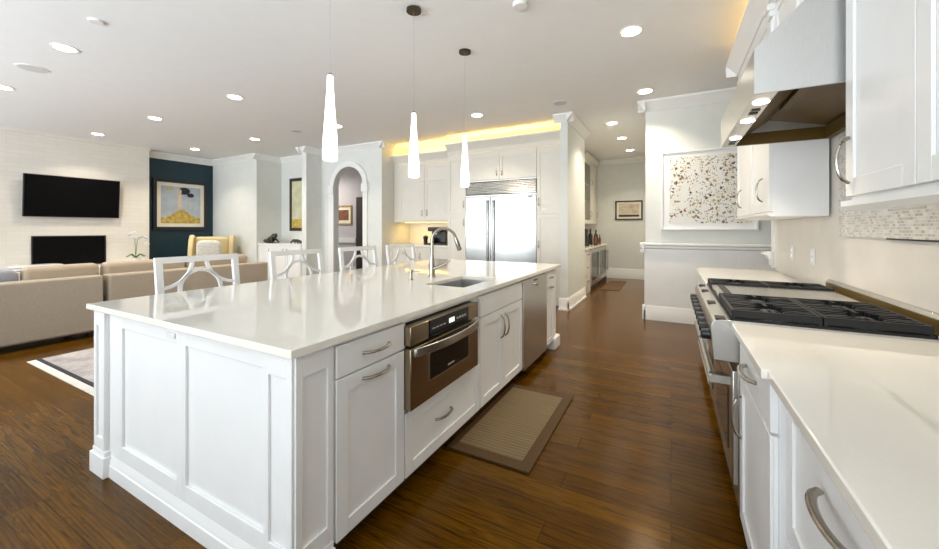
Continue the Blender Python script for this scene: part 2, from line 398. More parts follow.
struct('trim_1', arch, 'trim')
struct('wall_back_alcove_side', MB().box(-5.57, -5.45, 6.34, 7.3, 0, ZC), 'wall')
struct('wall_back_alcove', MB().box(-5.45, -1.6, 7.2, 7.3, 0, ZC), 'cream')
struct('wall_back_column', MB().box(-1.595, -1.475, 6.13, 7.5, 0, ZC), 'wall')
struct('wall_hall_left', MB().box(-2.30, -2.15, 7.3, 10.8, 0, ZC), 'cream')
struct('wall_hall_end', MB().box(-2.3, -.2, 10.8, 10.95, 0, ZC), 'wall')
struct('wall_hall_right', MB().box(-.33, -.2, 6.22, 10.8, 0, ZC), 'wall')
struct('wall_back_right', MB().box(-.33, 2.5, 6.1, 6.22, 0, ZC), 'wall')
struct('wall_passage', MB().box(2.4, 2.5, 4.72, 6.1, 0, ZC), 'wall')
struct('wall_right', MB().box(.905, 1.02, -3.2, 4.72, 0, ZC), 'bsplash')
struct('wall_passage_side', MB().box(1.02, 2.5, 4.62, 4.72, 0, ZC), 'wall')
# lobby behind the arch
struct('wall_lobby', MB().box(-10.6, -5.57, 8.5, 8.6, 0, ZC), 'lav')
struct('wall_lobby_right', MB().box(-5.57, -5.45, 7.3, 8.6, 0, ZC), 'lav')
struct('trim_2', MB().box(-10.6, -8.45, 8.46, 8.5, .90, 1.05).box(-10.6, -8.45, 8.48, 8.5, .0, .18), 'trim')
d1 = thing('door_1', 'dark wooden door seen through the white arched opening', 'door', (-8.05, 8.47, 0)); tag(d1, kind='structure')
MB().box(-8.40, -7.5, 8.44, 8.495, 0, 2.28).build('leaf', 'darkwood', d1)
# rear wall with windows, behind the camera
rear = MB(); xs = [-11.3]+[v for w in WIN for v in w]+[1.02]
for i in range(0, len(xs), 2): rear.box(xs[i], xs[i+1], -3.2, -3.05, 0, ZC)
for a, b in WIN: rear.box(a, b, -3.2, -3.05, 0, .5).box(a, b, -3.2, -3.05, 2.6, ZC)
struct('wall_rear', rear, 'wall')
for i, (a, b) in enumerate(WIN):
    w = MB()
    for u0, u1, z0, z1 in ((a, a+.06, .5, 2.6), (b-.06, b, .5, 2.6), (a+.06, b-.06, .5, .56), (a+.06, b-.06, 2.54, 2.6), ((a+b)/2-.03, (a+b)/2+.03, .56, 2.54)): w.box(u0, u1, -3.16, -3.08+.02, z0, z1)
    struct('window_%d' % (i+1), w, 'trim')

c = MB(); crown(c, '+x', -10.7, -3.05, 4.22, ZC); struct('trim_3', MB().box(-10.7, -10.66, -3.05, 4.22, ZC-.06, ZC), 'brick'); c.bm.free()
c = MB(); crown(c, '+x', -11.0, 4.22, 5.76, ZC, 1.15); struct('trim_4', c, 'trim')
c = MB(); crown(c, '-y', 5.76, -11.0, -9.07, ZC); crown(c, '+x', -9.07, 5.66, 6.43, ZC); crown(c, '-y', 6.43, -9.07, -7.45, ZC)
crown(c, '-x', -7.45, 5.7, 6.43, ZC); crown(c, '-y', 5.8, -7.52, -7.23, ZC, .7); crown(c, '+x', -7.3, 5.7, 6.22, ZC); struct('trim_5', c, 'trim')
c = MB(); crown(c, '-y', 6.22, -7.3, -5.35, ZC); crown(c, '+x', -5.45, 6.12, 6.6, ZC); struct('trim_6', c, 'trim')
c = MB(); crown(c, '-y', 6.13, -1.695, -1.375, ZC); crown(c, '+x', -1.475, 6.03, 7.5, ZC); struct('trim_7', c, 'trim')
c = MB(); crown(c, '-y', 6.1, -.43, 2.4, ZC, 1.1); crown(c, '-x', -.33, 5.99, 6.5, ZC, 1.1); struct('trim_8', c, 'trim')
c = MB(); crown(c, '-y', 10.8, -2.15, -.33, ZC, .9); struct('trim_9', c, 'trim')
b = MB(); baseb(b, '-y', 6.13, -1.615, -1.455); baseb(b, '+x', -1.475, 6.11, 7.5); b.box(-1.45, -1.435, 6.09, 7.5, 0, .03).box(-1.62, -1.435, 6.09, 6.11, 0, .03); struct('baseboard_column', b, 'trim')
b = MB(); baseb(b, '-y', 10.8, -1.55, -.33, 1.35); struct('baseboard_hall', b, 'trim')
b = MB(); baseb(b, '-y', 6.08, -.37, 2.4, 1.1); baseb(b, '-x', -.33, 6.06, 6.5, 1.1); struct('baseboard_back_right', b, 'trim')
# panelled lower wall with chair rail under the large canvas
w = MB().box(-.345, 2.4, 6.082, 6.1, 0, 1.0)
x = -.345
while x < 1.3: w.box(x+.004, x+.090, 6.077, 6.082, .2, 1.0); x += .094
struct('trim_10', w, 'trim')
w = MB(); prof = [(0, .98), (.012, .98), (.012, 1.03), (.03, 1.05), (.03, 1.075), (.055, 1.09), (.055, 1.11), (0, 1.12)]
w.prism([(6.082-d, h) for d, h in prof], 'x', -.40, 2.4); w.prism([(-.345-d, h) for d, h in prof], 'y', 6.03, 6.5); struct('trim_11', w, 'trim')
# end of the right wall: casing with the rail returning on it
w = MB().box(.885, 1.03, 4.69, 4.75, .94, 2.9); 
w.prism([(4.90-d*0+0*d, h) for d, h in prof][:0] or [(.89-d*1.5, h-.02) for d, h in prof], 'y', 4.69, 4.78); struct('trim_12', w, 'trim')
# mosaic band over the slab backsplash
struct('trim_13', MB().box(.894, .905, .3, 3.06, 1.276, 1.89), 'mosaic')
struct('trim_14', MB().box(.890, .905, .3, 2.48, 1.270, 1.277), 'recess')
struct('baseboard_left', baseb(MB(), '-y', 5.76, -11.0, -9.07), 'trim')

# ------------------------------------------------------------------ island
IX, XE = -1.15, .855            # door plane on the aisle side; end panel plane
w = thing('island_worktop', 'long cream quartz worktop covering the white kitchen island', 'worktop', (-1.96, 2.58, .884))
MB().ring_frame(-2.81, -1.115, .826, 4.337, -1.605, -1.265, 2.29, 2.86, .884, .914).build('slab', 'quartz', w, .004, 3)
# end panel with corner posts
e = thing('island_end_panel', 'white panelled end of the island with square corner posts', 'island panel', (-1.97, .93, 0))
def post(x0, x1, y0, y1, faces, name='corner_post', back=.022):
    mb = MB().box(x0, x1, y0, y1, 0, .884)
    for face, plane, u0, u1 in faces: 
        for a in ((u0, u0+.028, .14, .884), (u1-.028, u1, .14, .884), (u0+.028, u1-.028, .14, .20), (u0+.028, u1-.028, .80, .884)): mb.fbox(face, plane, *a, 0, .010)
    o = mb.build(name, 'white', e, .002)
    pl = MB().box(x0-.022, x1+.022, y0-.022, y1+back, 0, .11)
    pl.box(x0-.012, x1+.012, y0-.012, y1+back*.5, .11, .135)
    pl.build('plinth', 'white', o, .004); return o
post(-2.785, -2.655, .86, .99, [('-y', .86, -2.785, -2.655), ('-x', -2.785, .86, .99)])
post(-1.30, -1.145, .86, 1.025, [('-y', .86, -1.30, -1.145), ('+x', -1.145, .86, 1.025)], back=0)
for (a, b, s) in ((-2.655, -1.905, 1), (-1.905, -1.30, 0)):
    mb = MB().box(a, b, .885, .92, .10, .884)
    l = .06; l0 = .145 if s else .02; rr = .055 if s else .02
    for q in ((a, a+l0, .10, .884), (b-rr, b, .10, .884), (a+l0, b-rr, .10, .19), (a+l0, b-rr, .805, .884)): mb.fbox('-y', .885, *q, 0, .012)
    mb.build('panel', 'white', e, .002)
mb = MB(); baseb(mb, '-y', .885, -2.633, -1.322, .68); mb.prism([(.885-d*1.2, h*.5) for d, h in BASEP], 'x', -2.633, -1.322); mb.build('baseboard', 'white', e, .002)
MB().box(-2.035, -1.965, .866, .8735, .825, .850).build('outlet_plate', 'ceramic', e, .002)
# far end post
fe = thing('island_far_end_post', 'white square post with plinth closing the far end of the island', 'island post', (-1.22, 4.17, 0))
mb = MB().box(-2.75, -1.16, 4.17, 4.24, 0, .884); mb.build('end_board', 'white', fe)
mb = MB().box(-1.30, -1.145, 4.062, 4.17, 0, .884)
for q in ((4.062, 4.085, .14, .884), (4.147, 4.17, .14, .884), (4.085, 4.147, .14, .2), (4.085, 4.147, .82, .884)): mb.fbox('+x', -1.145, *q, 0, .01)
mb.build('post', 'white', fe, .002)
MB().box(-1.325, -1.110, 4.055, 4.265, 0, .13).build('plinth', 'white', fe, .01)
fe.location.z = 0
def cabinet_body(root, y0, y1, x0=-2.40, x1=-1.152, z0=.105, z1=.884, kick=True, m='white'):
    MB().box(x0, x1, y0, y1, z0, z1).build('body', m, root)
    if kick: MB().box(x0+.05, x1-.075, y0, y1, 0, z0).build('toe_kick', 'recess', root)
def slab_front(face, plane, u0, u1, z0, z1, name, root, m='white'):
    return MB().fbox(face, plane, u0, u1, z0, z1, 0, .02).build(name, m, root, .003)
c1 = thing('drawer_cabinet', 'white island cabinet with top drawer and tall pull-out, nearest the corner post', 'cabinet', (-1.75, 1.24, 0), 'island base cabinets')
MB().box(-2.40, -1.152, 1.028, 1.455, .105, .884).build('body', 'white', c1); MB().box(-2.35, -1.227, 1.05, 1.455, 0, .105).build('toe_kick', 'recess', c1)
dr = slab_front('+x', -1.152, 1.036, 1.452, .742, .866, 'drawer', c1); pull('+x', -1.132, 1.255, .805, .165, False, dr)
dr = shaker('+x', -1.152, 1.036, 1.452, .11, .735).build('door', 'white', c1, .002); pull('+x', -1.132, 1.255, .70, .165, False, dr)
c2 = thing('microwave_cabinet', 'white island cabinet holding the microwave above one wide drawer', 'cabinet', (-1.75, 1.86, 0), 'island base cabinets')
MB().box(-2.40, -1.152, 1.457, 2.265, .105, .425).box(-2.40, -2.36, 1.457, 2.265, .425, .884).box(-2.36, -1.152, 1.457, 1.487, .425, .884).box(-2.36, -1.152, 2.17, 2.265, .425, .884).box(-2.36, -1.152, 1.487, 2.17, .858, .884).build('body', 'white', c2)
MB().box(-2.35, -1.227, 1.457, 2.265, 0, .105).build('toe_kick', 'recess', c2)
dr = shaker('+x', -1.152, 1.462, 2.262, .11, .422).build('drawer', 'white', c2, .002); pull('+x', -1.132, 1.80, .285, .165, False, dr)
mw = thing('microwave', 'stainless steel drawer microwave built into the side of the island', 'microwave', (-1.5, 1.86, .43))
MB().box(-1.75, -1.14, 1.495, 2.16, .435, .850).build('body', 'steeld', mw)
MB().box(-1.14, -1.096, 1.456, 2.168, .445, .742).build('drawer_front', 'steeld', mw, .004)
MB().box(-1.14, -1.096, 1.456, 2.168, .756, .850).build('top_panel', 'steeld', mw, .004)
mb = MB().box(-1.097, -1.0915, 1.612, 2.03, .758, .848).build('control_panel', 'bglass', mw)
MB().box(-1.092, -1.0905, 1.80, 1.86, .795, .822).build('display', 'display', mb)
for k in range(4):
    MB().box(-1.092, -1.0908, 1.635+k*.035, 1.66+k*.035, .80, .806).build('key', 'grey', mw); MB().box(-1.092, -1.0908, 1.885+k*.03, 1.905+k*.03, .80, .812).build('key', 'grey', mw)
MB().box(-1.097, -1.0925, 1.612, 2.03, .545, .728).build('window', 'bglass', mw, .003)
mb = MB()
for q in ((1.604, 1.612, .537, .742), (2.03, 2.038, .537, .742), (1.612, 2.03, .537, .545)): mb.box(-1.097, -1.091, *q)
mb.build('window_trim', 'steel', mw)
MB().box(-1.093, -1.0918, 1.79, 1.86, .563, .571).build('logo', 'grey', mw)
mb = MB(); P = [fp('+x', -1.096, 1.475+.665*i/12, .722, .012+.040*(1-(2*i/12-1)**2)) for i in range(13)]
mb.bar(P, .045, .014, (1, 0, 0)); mb.box(-1.096, -1.082, 1.472, 1.49, .702, .742).box(-1.096, -1.082, 2.125, 2.143, .702, .742); mb.build('handle', 'steel', mw, .004)
c3 = thing('sink_cabinet', 'white island cabinet with paired doors under the sink', 'cabinet', (-1.75, 2.68, 0), 'island base cabinets')
MB().box(-2.40, -1.152, 2.267, 3.088, .105, .62).box(-1.21, -1.152, 2.267, 3.088, .62, .884).box(-2.40, -1.68, 2.267, 3.088, .62, .884).build('body', 'white', c3)
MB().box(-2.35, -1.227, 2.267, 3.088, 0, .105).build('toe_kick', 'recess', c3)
slab_front('+x', -1.152, 2.275, 3.083, .722, .866, 'false_front', c3)
for a, b, hu in ((2.275, 2.655, 2.62), (2.660, 3.083, 2.70)):
    d = shaker('+x', -1.152, a, b, .11, .715).build('door', 'white', c3, .002); pull('+x', -1.132, hu, .585, .17, True, d)
dw = thing('dishwasher', 'stainless steel dishwasher in the island beside the sink doors', 'dishwasher', (-1.5, 3.44, 0))
MB().box(-1.78, -1.15, 3.095, 3.788, .09, .88).build('body', 'steeld', dw); MB().box(-1.7, -1.22, 3.1, 3.785, .0, .09).build('toe_kick', 'recess', dw)
d = MB().box(-1.15, -1.122, 3.10, 3.785, .085, .872).build('door', 'steel', dw, .004)
MB().tube([(-1.122, 3.42, .80), (-1.10, 3.42, .80)], .010).build('latch', 'nickel', d)
MB().box(-1.124, -1.1205, 3.36, 3.48, .838, .85).build('vent', 'recess', d)
c4 = thing('narrow_cabinet', 'slim white island cabinet between the dishwasher and the far post', 'cabinet', (-1.75, 3.93, 0), 'island base cabinets')
cabinet_body(c4, 3.79, 4.053); 
dr = slab_front('+x', -1.152, 3.797, 4.053, .752, .866, 'drawer', c4); pull('+x', -1.132, 3.925, .808, .10, False, dr)
dr = shaker('+x', -1.152, 3.797, 4.053, .11, .745, fr=.05).build('door', 'white', c4, .002); pull('+x', -1.132, 3.925, .705, .10, False, dr)
# seating side back board
bb = MB().box(-2.43, -2.402, .925, 4.165, 0, .884); tag(bb.build('island_back_board', 'white'), 'white back board of the island under the stool overhang', 'island panel')
# sink
s = thing('sink', 'stainless steel undermount sink set in the island worktop', 'sink', (-1.435, 2.575, .67))
mb = MB(); x0, x1, y0, y1 = -1.609, -1.261, 2.286, 2.864
mb.box(x0, x0+.006, y0, y1, .68, .884).box(x1-.006, x1, y0, y1, .68, .884).box(x0+.006, x1-.006, y0, y0+.006, .68, .884).box(x0+.006, x1-.006, y1-.006, y1, .68, .884).box(x0, x1, y0, y1, .67, .68)
mb.build('basin', 'steelh', s); disc((-1.435, 2.6, .6805), .045, .004).build('drain', 'nickel', s)
f = thing('faucet', 'tall brushed gooseneck faucet with pull-down spray head beside the island sink', 'faucet', (-1.78, 2.66, .914))
disc((-1.78, 2.66, .914), .03, .012).build('base', 'nickel', f)
MB().lathe([(.024, 0), (.024, .10), (.017, .16), (.013, .20)], (-1.78, 2.66, .926)).build('body', 'nickel', f)
dirv = Vector((.85, .52, 0)).normalized()
P = [Vector((-1.78, 2.66, 1.12)), Vector((-1.78, 2.66, 1.22))]
for i in range(1, 15):
    a = pi-i*(pi*.93)/14; P.append(Vector((-1.78, 2.66, 1.225))+dirv*(.10+.10*cos(a))+Vector((0, 0, .10*sin(a))))
MB().tube(P, .0125, 12).build('spout', 'nickel', f)
e0 = P[-1]; t = (P[-1]-P[-2]).normalized()
h = MB().tube([e0, e0+t*.03, e0+t*.10, e0+t*.115], [.014, .018, .021, .016], 12).build('spray_head', 'nickel', f)
MB().tube([e0+t*.03+Vector((.015, -.008, 0)), e0+t*.075+Vector((.02, -.010, 0))], .007, 8).build('spray_button', 'black', h)
MB().tube([(-1.765, 2.66, .985), (-1.73, 2.675, 1.00), (-1.67, 2.705, 1.03), (-1.64, 2.72, 1.055)], [.014, .011, .008, .007]).build('lever', 'nickel', f)
sd = thing('soap_dispenser', 'small brushed metal soap pump on the island worktop near the faucet', 'soap dispenser', (-1.825, 2.427, .914))
MB().lathe([(.020, 0), (.020, .008), (.012, .010), (.012, .055), (.016, .058), (.016, .082)], (-1.825, 2.427, .914), 16).build('body', 'nickel', sd)
MB().tube([(-1.825, 2.427, .985), (-1.76, 2.45, .985)], .005).build('nozzle', 'nickel', sd)

# ------------------------------------------------------------------ counter stools
def make_stool(y, label):
    X0 = -2.985
    t = thing('counter_stool', label, 'stool', (-2.78, y, 0), 'lattice-back counter stools along the island')
    hw = .252
    def bp(u, z): return Vector((X0+.0-(z-.66)*.13, y+u, z))   # points of the raked back
    n = (1, 0, .13)
    mb = MB()
    mb.bar([bp(-hw-.02, 1.105), bp(hw+.02, 1.105)], .042, .026, n)
    for s in (-1, 1):
        mb.bar([bp(s*hw, 1.10), bp(s*hw, .66)], .040, .03, n)
        P = [bp(s*(hw-.205*cos(a)), 1.10-.185*sin(a)) for a in [pi/2*i/10 for i in range(11)]]; mb.bar(P, .021, .02, n)
        P = [bp(s*(hw-.205*cos(a)), .68+.185*sin(a)) for a in [pi/2*i/10 for i in range(11)]]; mb.bar(P, .021, .02, n)
    ring = [bp(.135*cos(2*pi*i/28), .89+.135*sin(2*pi*i/28)) for i in range(29)]; mb.bar(ring, .022, .02, n)
    mb.bar([bp(-hw, .69), bp(hw, .69)], .04, .024, n)
    mb.build('backrest', 'white', t)
    MB().box(X0-.02, -2.55, y-.255, y+.255, .60, .645).build('seat_frame', 'white', t, .006)
    MB().box(X0+.03, -2.545, y-.245, y+.245, .645, .70).build('seat', 'ceramic', t, .02, 3)
    for sx in (0, 1):
        for sy in (-1, 1):
            xx = -2.575 if sx else X0; top = .60 if sx else .66
            MB().bar([(xx, y+sy*.235, top), (xx+(.0 if sx else -.05), y+sy*.24, 0)], .038, .038, (1, 0, 0)).build('leg', 'white', t, .003)
    mb = MB().box(-2.99, -2.575, y-.245, y-.225, .20, .23).box(-2.99, -2.575, y+.225, y+.245, .20, .23).box(-2.59, -2.56, y-.225, y+.225, .24, .27)
    mb.build('stretcher', 'white', t)
    return t
st = make_stool(1.50, 'white lattice-back counter stool closest to the camera end of the island')
for y, l in ((2.32, 'white lattice-back counter stool second along the island, beyond the closest one'), (3.09, 'white lattice-back counter stool third along the island, before the arched doorway'), (3.83, 'white lattice-back counter stool at the far end, behind the faucet')):
    copy_tree(st, (-2.78, y, 0), l)

# ------------------------------------------------------------------ pendants
def make_pendant(x, y, label, z0=1.755):
    t = thing('pendant_light', label, 'pendant light', (x, y, z0), 'slender glass pendants over the island')
    MB().lathe([(.062, 0), (.062, .022), (.03, .028)][::1], (x, y, ZC-.028), 24).build('canopy', 'bronze', t)
    MB().tube([(x, y, z0+.555), (x, y, ZC-.025)], .001, 6).build('cable', 'grey', t)
    MB().lathe([(.010, 0), (.012, .0), (.012, .02), (.004, .026)], (x, y, z0+.535), 14).build('socket_cap', 'nickel', t)
    MB().lathe([(.036, 0), (.043, .004), (.0455, .05), (.044, .13), (.036, .24), (.027, .36), (.0205, .46), (.018, .54)], (x, y, z0), 28).build('shade', 'pend', t)
    return t
pn = make_pendant(-1.915, 1.70, 'slender white glass pendant above the near half of the island')
copy_tree(pn, (-1.915, 2.585, 1.755), 'slender white glass pendant above the middle of the island')
copy_tree(pn, (-1.90, 3.452, 1.76), 'slender white glass pendant in front of the refrigerator, above the faucet')

# ------------------------------------------------------------------ ceiling fittings
LT = [(-5.49, 1.457, 'closest one over the seating area'), (-7.73, 1.47, 'at the extreme left above the television side'), (-5.42, 3.127, 'in the middle of the living room ceiling'),
      (-7.63, 3.09, 'above the sofas, between the wall one and the middle one'), (-9.90, 3.08, 'just in front of the white brick wall'), (-7.58, 4.78, 'in front of the living room back wall'),
      (-9.76, 4.72, 'in front of the teal wall'), (-5.32, 4.876, 'partly hidden by the near pendant'), (-.331, 3.84, 'big one over the aisle nearest the range hood'),
      (-.309, 5.60, 'in front of the wall with the abstract canvas'), (-2.79, 5.48, 'in front of the refrigerator'), (-.913, 7.013, 'at the mouth of the hallway'),
      (-.883, 8.265, 'midway along the hallway'), (-.851, 9.61, 'deepest in the hallway')]
def make_light(x, y, label):
    t = thing('recessed_light', 'round recessed ceiling light '+label, 'ceiling light', (x, y, ZC-.006), 'recessed ceiling lights')
    MB().lathe([(.105, 0), (.105, .006), (.085, .006), (.085, 0)], (x, y, ZC-.006), 28).build('trim_ring', 'trim', t)
    disc((x, y, ZC-.009), .083, .004).build('diffuser', 'lamp', t)
    area('recessed_lamp', (x, y, ZC-.02), (0, 0, 0), .15, .15, 10, (1, .87, .69), t, 'DISK', R(115))
    return t
l0 = make_light(*LT[0])
for x, y, l in LT[1:]: copy_tree(l0, (x, y, ZC-.006), 'round recessed ceiling light '+l)
def flat_round(name, label, cat, x, y, r, h, m, group=None):
    t = thing(name, label, cat, (x, y, ZC-h), group)
    MB().lathe([(r, h), (r, h*.3), (r*.93, 0)], (x, y, ZC-h), 28).build('housing', 'trim', t); disc((x, y, ZC-h-.001), r*.86, .002).build('grille', m, t)
flat_round('ceiling_speaker', 'round grey ceiling speaker near the closest living room light', 'speaker', -6.52, 1.464, .138, .006, 'speaker', 'round ceiling speakers')
flat_round('ceiling_speaker', 'round ceiling speaker in front of the pier beside the arch', 'speaker', -6.26, 4.767, .11, .006, 'speaker', 'round ceiling speakers')
flat_round('ceiling_speaker', 'round ceiling speaker above the column by the hallway', 'speaker', -1.445, 5.538, .11, .006, 'speaker', 'round ceiling speakers')
flat_round('smoke_detector', 'small white smoke detector on the living room ceiling', 'smoke detector', -4.53, 1.40, .055, .015, 'ceramic')
flat_round('smoke_detector', 'white smoke detector on the ceiling at the top edge above the pendants', 'smoke detector', -1.096, 2.932, .06, .035, 'ceramic')

# ------------------------------------------------------------------ refrigerator wall
FY = 6.45
fr = thing('refrigerator', 'wide built-in stainless steel two-door refrigerator with louvred top', 'refrigerator', (-2.81, 6.8, 0))
MB().box(-3.52, -2.095, 6.47, 7.15, 0, 2.235).build('body', 'steel', fr)
g = MB().box(-3.52, -2.095, 6.455, 6.47, 1.94, 2.235)
g.build('grille_backing', 'recess', fr)
g = MB().box(-3.52, -2.095, 6.425, 6.455, 2.215, 2.235).box(-3.52, -2.095, 6.425, 6.455, 1.94, 1.96)
for k in range(8): g.box(-3.51, -2.105, 6.425, 6.450, 1.968+k*.030, 1.990+k*.030, Matrix.Rotation(R(-28), 3, 'X'))
g.build('grille', 'steel', fr)
for a, b in ((-3.52, -2.998), (-2.992, -2.095)):
    d = MB().box(a, b, 6.425, 6.47, .12, 1.932).build('door', 'fridge', fr, .006)
    hx = b-.06 if a < -3.3 else a+.06
    hd = MB().tube([(hx, 6.375, .35), (hx, 6.375, 1.86)], .016, 12)
    for z in (.38, 1.83): hd.tube([(hx, 6.425, z), (hx, 6.375, z)], .010, 8)
    hd.build('handle', 'steel', d)
MB().box(-2.25, -2.17, 6.421, 6.426, 1.895, 1.912).build('badge', 'black', fr, .002)
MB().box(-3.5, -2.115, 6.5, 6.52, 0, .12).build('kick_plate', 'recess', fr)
def wall_cab(name, label, x0, x1, z0, z1, plane, back, doors, group='cream cabinets around the refrigerator', m='ivory', kick=False, floor=None):
    t = thing(name, label, 'cabinet', ((x0+x1)/2, (plane+back)/2, floor if floor is not None else z0), group)
    MB().box(x0, x1, plane, back, z0, z1).build('body', m, t)
    for (a, b, c0, c1, hu, hz, vert) in doors:
        d = shaker('-y', plane, a+.003, b-.003, c0+.003, c1-.003).build('door', m, t)
        if hu is not None: pull('-y', plane-.02, hu, hz, .13, vert, d, r=.0055, h=.03)
    return t
wall_cab('tall_pantry_cabinet', 'tall cream pantry cabinet left of the refrigerator', -3.935, -3.523, 0, 2.78, FY, 7.15, [(-3.935, -3.523, .1, 1.62, -3.56, 1.45, True), (-3.935, -3.523, 1.62, 2.72, -3.56, 1.80, True)])
wall_cab('tall_pantry_cabinet', 'tall cream pantry cabinet right of the refrigerator, beside the column', -2.092, -1.605, 0, 2.78, FY, 7.15, [(-2.092, -1.605, .1, 1.58, -2.055, 1.05, True), (-2.092, -1.605, 1.58, 2.72, -2.055, 1.80, True)])
wall_cab('over_fridge_cabinet', 'cream two-door cabinet directly above the refrigerator louvres', -3.52, -2.095, 2.24, 2.78, FY, 7.15, [(-3.52, -2.81, 2.245, 2.72, -2.86, 2.38, True), (-2.81, -2.095, 2.245, 2.72, -2.76, 2.38, True)])
LY = 6.62
wall_cab('upper_cabinet', 'cream double-height wall cabinet above the coffee counter', -5.28, -3.938, 1.47, 2.72, LY, 7.19, [(-5.28, -4.61, 1.5, 2.33, -4.67, 1.66, True), (-4.61, -3.938, 1.5, 2.33, -4.55, 1.66, True), (-5.28, -4.61, 2.33, 2.68, None, 0, True), (-4.61, -3.938, 2.33, 2.68, None, 0, True)])
wall_cab('filler_cabinet', 'narrow cream filler panel between the alcove side wall and upper cabinet', -5.448, -5.283, 1.47, 2.72, LY, 7.19, [])
wall_cab('coffee_base_cabinet', 'cream base cabinet under the coffee machine counter', -5.44, -3.938, 0, .94, 6.50, 7.19, [(-5.44, -4.70, .1, .93, -4.76, .75, True), (-4.70, -3.938, .1, .93, -4.64, .75, True)])
tag(MB().box(-5.445, -3.938, 6.47, 7.19, .945, .985).build('coffee_worktop', 'quartz', None, .003), 'cream quartz counter under the coffee machine', 'worktop')
cr = MB(); crown(cr, '-y', FY-.005, -3.95, -1.605, 3.0, 1.1); cr.box(-3.95, -1.605, FY-.005, FY+.02, 2.785, 3.0); cr.box(-3.95, -3.93, FY, LY, 2.785, 2.99)
tag(cr.build('cabinet_crown', 'ivory'), 'cream crown moulding along the top of the refrigerator cabinets', 'moulding')
cr = MB(); crown(cr, '-y', LY-.005, -5.448, -3.96, 2.92, 1.1); cr.box(-5.448, -3.96, LY-.005, LY+.02, 2.725, 2.92)
tag(cr.build('cabinet_crown', 'ivory'), 'cream crown moulding along the top of the coffee counter cabinets', 'moulding')
def strip(label, x0, x1, y, z, power, up=True):
    t = thing('light_strip', label, 'light strip', ((x0+x1)/2, y, z), 'warm light strips')
    MB().box(x0, x1, y-.012, y+.012, z, z+.012).build('bar', 'strip', t)
    area('strip_glow', ((x0+x1)/2, y, z+(.02 if up else -.02)), ((R(180) if up else 0), 0, 0), x1-x0, .03, power, GOLD, t)
strip('warm light strip on top of the refrigerator cabinets', -3.9, -1.65, 6.53, 2.785, 12)
strip('warm light strip on top of the coffee counter cabinets', -5.4, -4.0, 6.70, 2.725, 7)
strip('warm light strip under the coffee counter wall cabinet', -5.35, -4.0, 6.9, 1.455, 2.6, False)
cm = thing('coffee_machine', 'black coffee machine with chrome top on the cream counter', 'coffee machine', (-4.42, 6.78, .985))
MB().box(-4.62, -4.22, 6.70, 6.98, .985, 1.02).build('base', 'black', cm, .008)
MB().box(-4.60, -4.24, 6.86, 6.98, 1.02, 1.27).build('body', 'black', cm, .015)
MB().box(-4.62, -4.22, 6.72, 6.98, 1.27, 1.36).build('head', 'black', cm, .02)
MB().lathe([(.055, 0), (.065, .02), (.06, .09), (.04, .11)], (-4.5, 6.77, 1.022), 18).build('carafe', 'bglass', cm)
MB().tube([(-4.42, 6.76, 1.27), (-4.42, 6.76, 1.20)], .02).build('spout', 'nickel', cm)
gr = thing('coffee_grinder', 'small black grinder left of the coffee machine', 'coffee grinder', (-4.72, 6.80, .985))
MB().lathe([(.045, 0), (.045, .10), (.05, .11), (.055, .17), (.03, .19)], (-4.72, 6.80, .985), 18).build('body', 'black', gr); disc((-4.72, 6.80, 1.175), .02, .02).build('lid_knob', 'nickel', gr)

# ------------------------------------------------------------------ hall
hb = thing('hall_base_cabinet', 'cream base cabinet with drawers in the hallway pantry', 'cabinet', (-1.8, 7.9, 0))
MB().box(-2.14, -1.51, 7.51, 8.28, .0, .90).build('body', 'ivory', hb)
for z0, z1 in ((.1, .36), (.37, .63), (.64, .89)):
    d = MB().fbox('+x', -1.51, 7.52, 8.0, z0, z1, 0, .018).build('drawer', 'ivory', hb, .002); pull('+x', -1.492, 7.85, (z0+z1)/2+.04, .12, False, d, h=.028)
def cooler(y0, y1, label):
    t = thing('undercounter_cooler', label, 'wine cooler', (-1.8, (y0+y1)/2, 0), 'stainless undercounter coolers')
    MB().box(-2.14, -1.52, y0+.005, y1-.005, .0, .895).build('body', 'steel', t)
    d = MB().box(-1.52, -1.492, y0+.01, y1-.01, .10, .885).build('door', 'steel', t, .003)
    MB().box(-1.493, -1.4895, y0+.10, y1-.10, .20, .80).build('glass_panel', 'bglass', d)
    MB().tube([(-1.455, y1-.06, .25), (-1.455, y1-.06, .78)], .010).tube([(-1.492, y1-.06, .3), (-1.455, y1-.06, .3)], .006).tube([(-1.492, y1-.06, .73), (-1.455, y1-.06, .73)], .006).build('handle', 'steel', d)
    MB().box(-1.515, -1.50, y0+.01, y1-.01, .01, .09).build('kick_plate', 'recess', t)
cooler(8.29, 9.35, 'stainless undercounter cooler in the hallway, next to the drawers')
cooler(9.36, 10.45, 'stainless undercounter cooler in the hallway, by the end wall')
tag(MB().box(-2.14, -1.475, 7.51, 10.5, .90, .935).build('hall_worktop', 'quartz', None, .003), 'pale counter on the hallway pantry cabinets', 'worktop')
hu = thing('hall_upper_cabinet', 'cream hallway wall cabinet with glass door holding dark bottles', 'cabinet', (-1.97, 9.9, 1.45))
mb = MB().box(-2.14, -2.12, 9.0, 10.79, 1.45, 3.0).box(-2.12, -1.81, 9.0, 9.02, 1.45, 3.0).box(-2.12, -1.81, 9.02, 10.79, 1.45, 1.47).box(-2.12, -1.81, 9.02, 10.79, 2.98, 3.0).box(-2.12, -1.81, 9.88, 10.79, 1.47, 2.98)
for z in (2.0, 2.42): mb.box(-2.12, -1.83, 9.02, 9.88, z, z+.02)
mb.build('body', 'ivory', hu)
mb = MB()
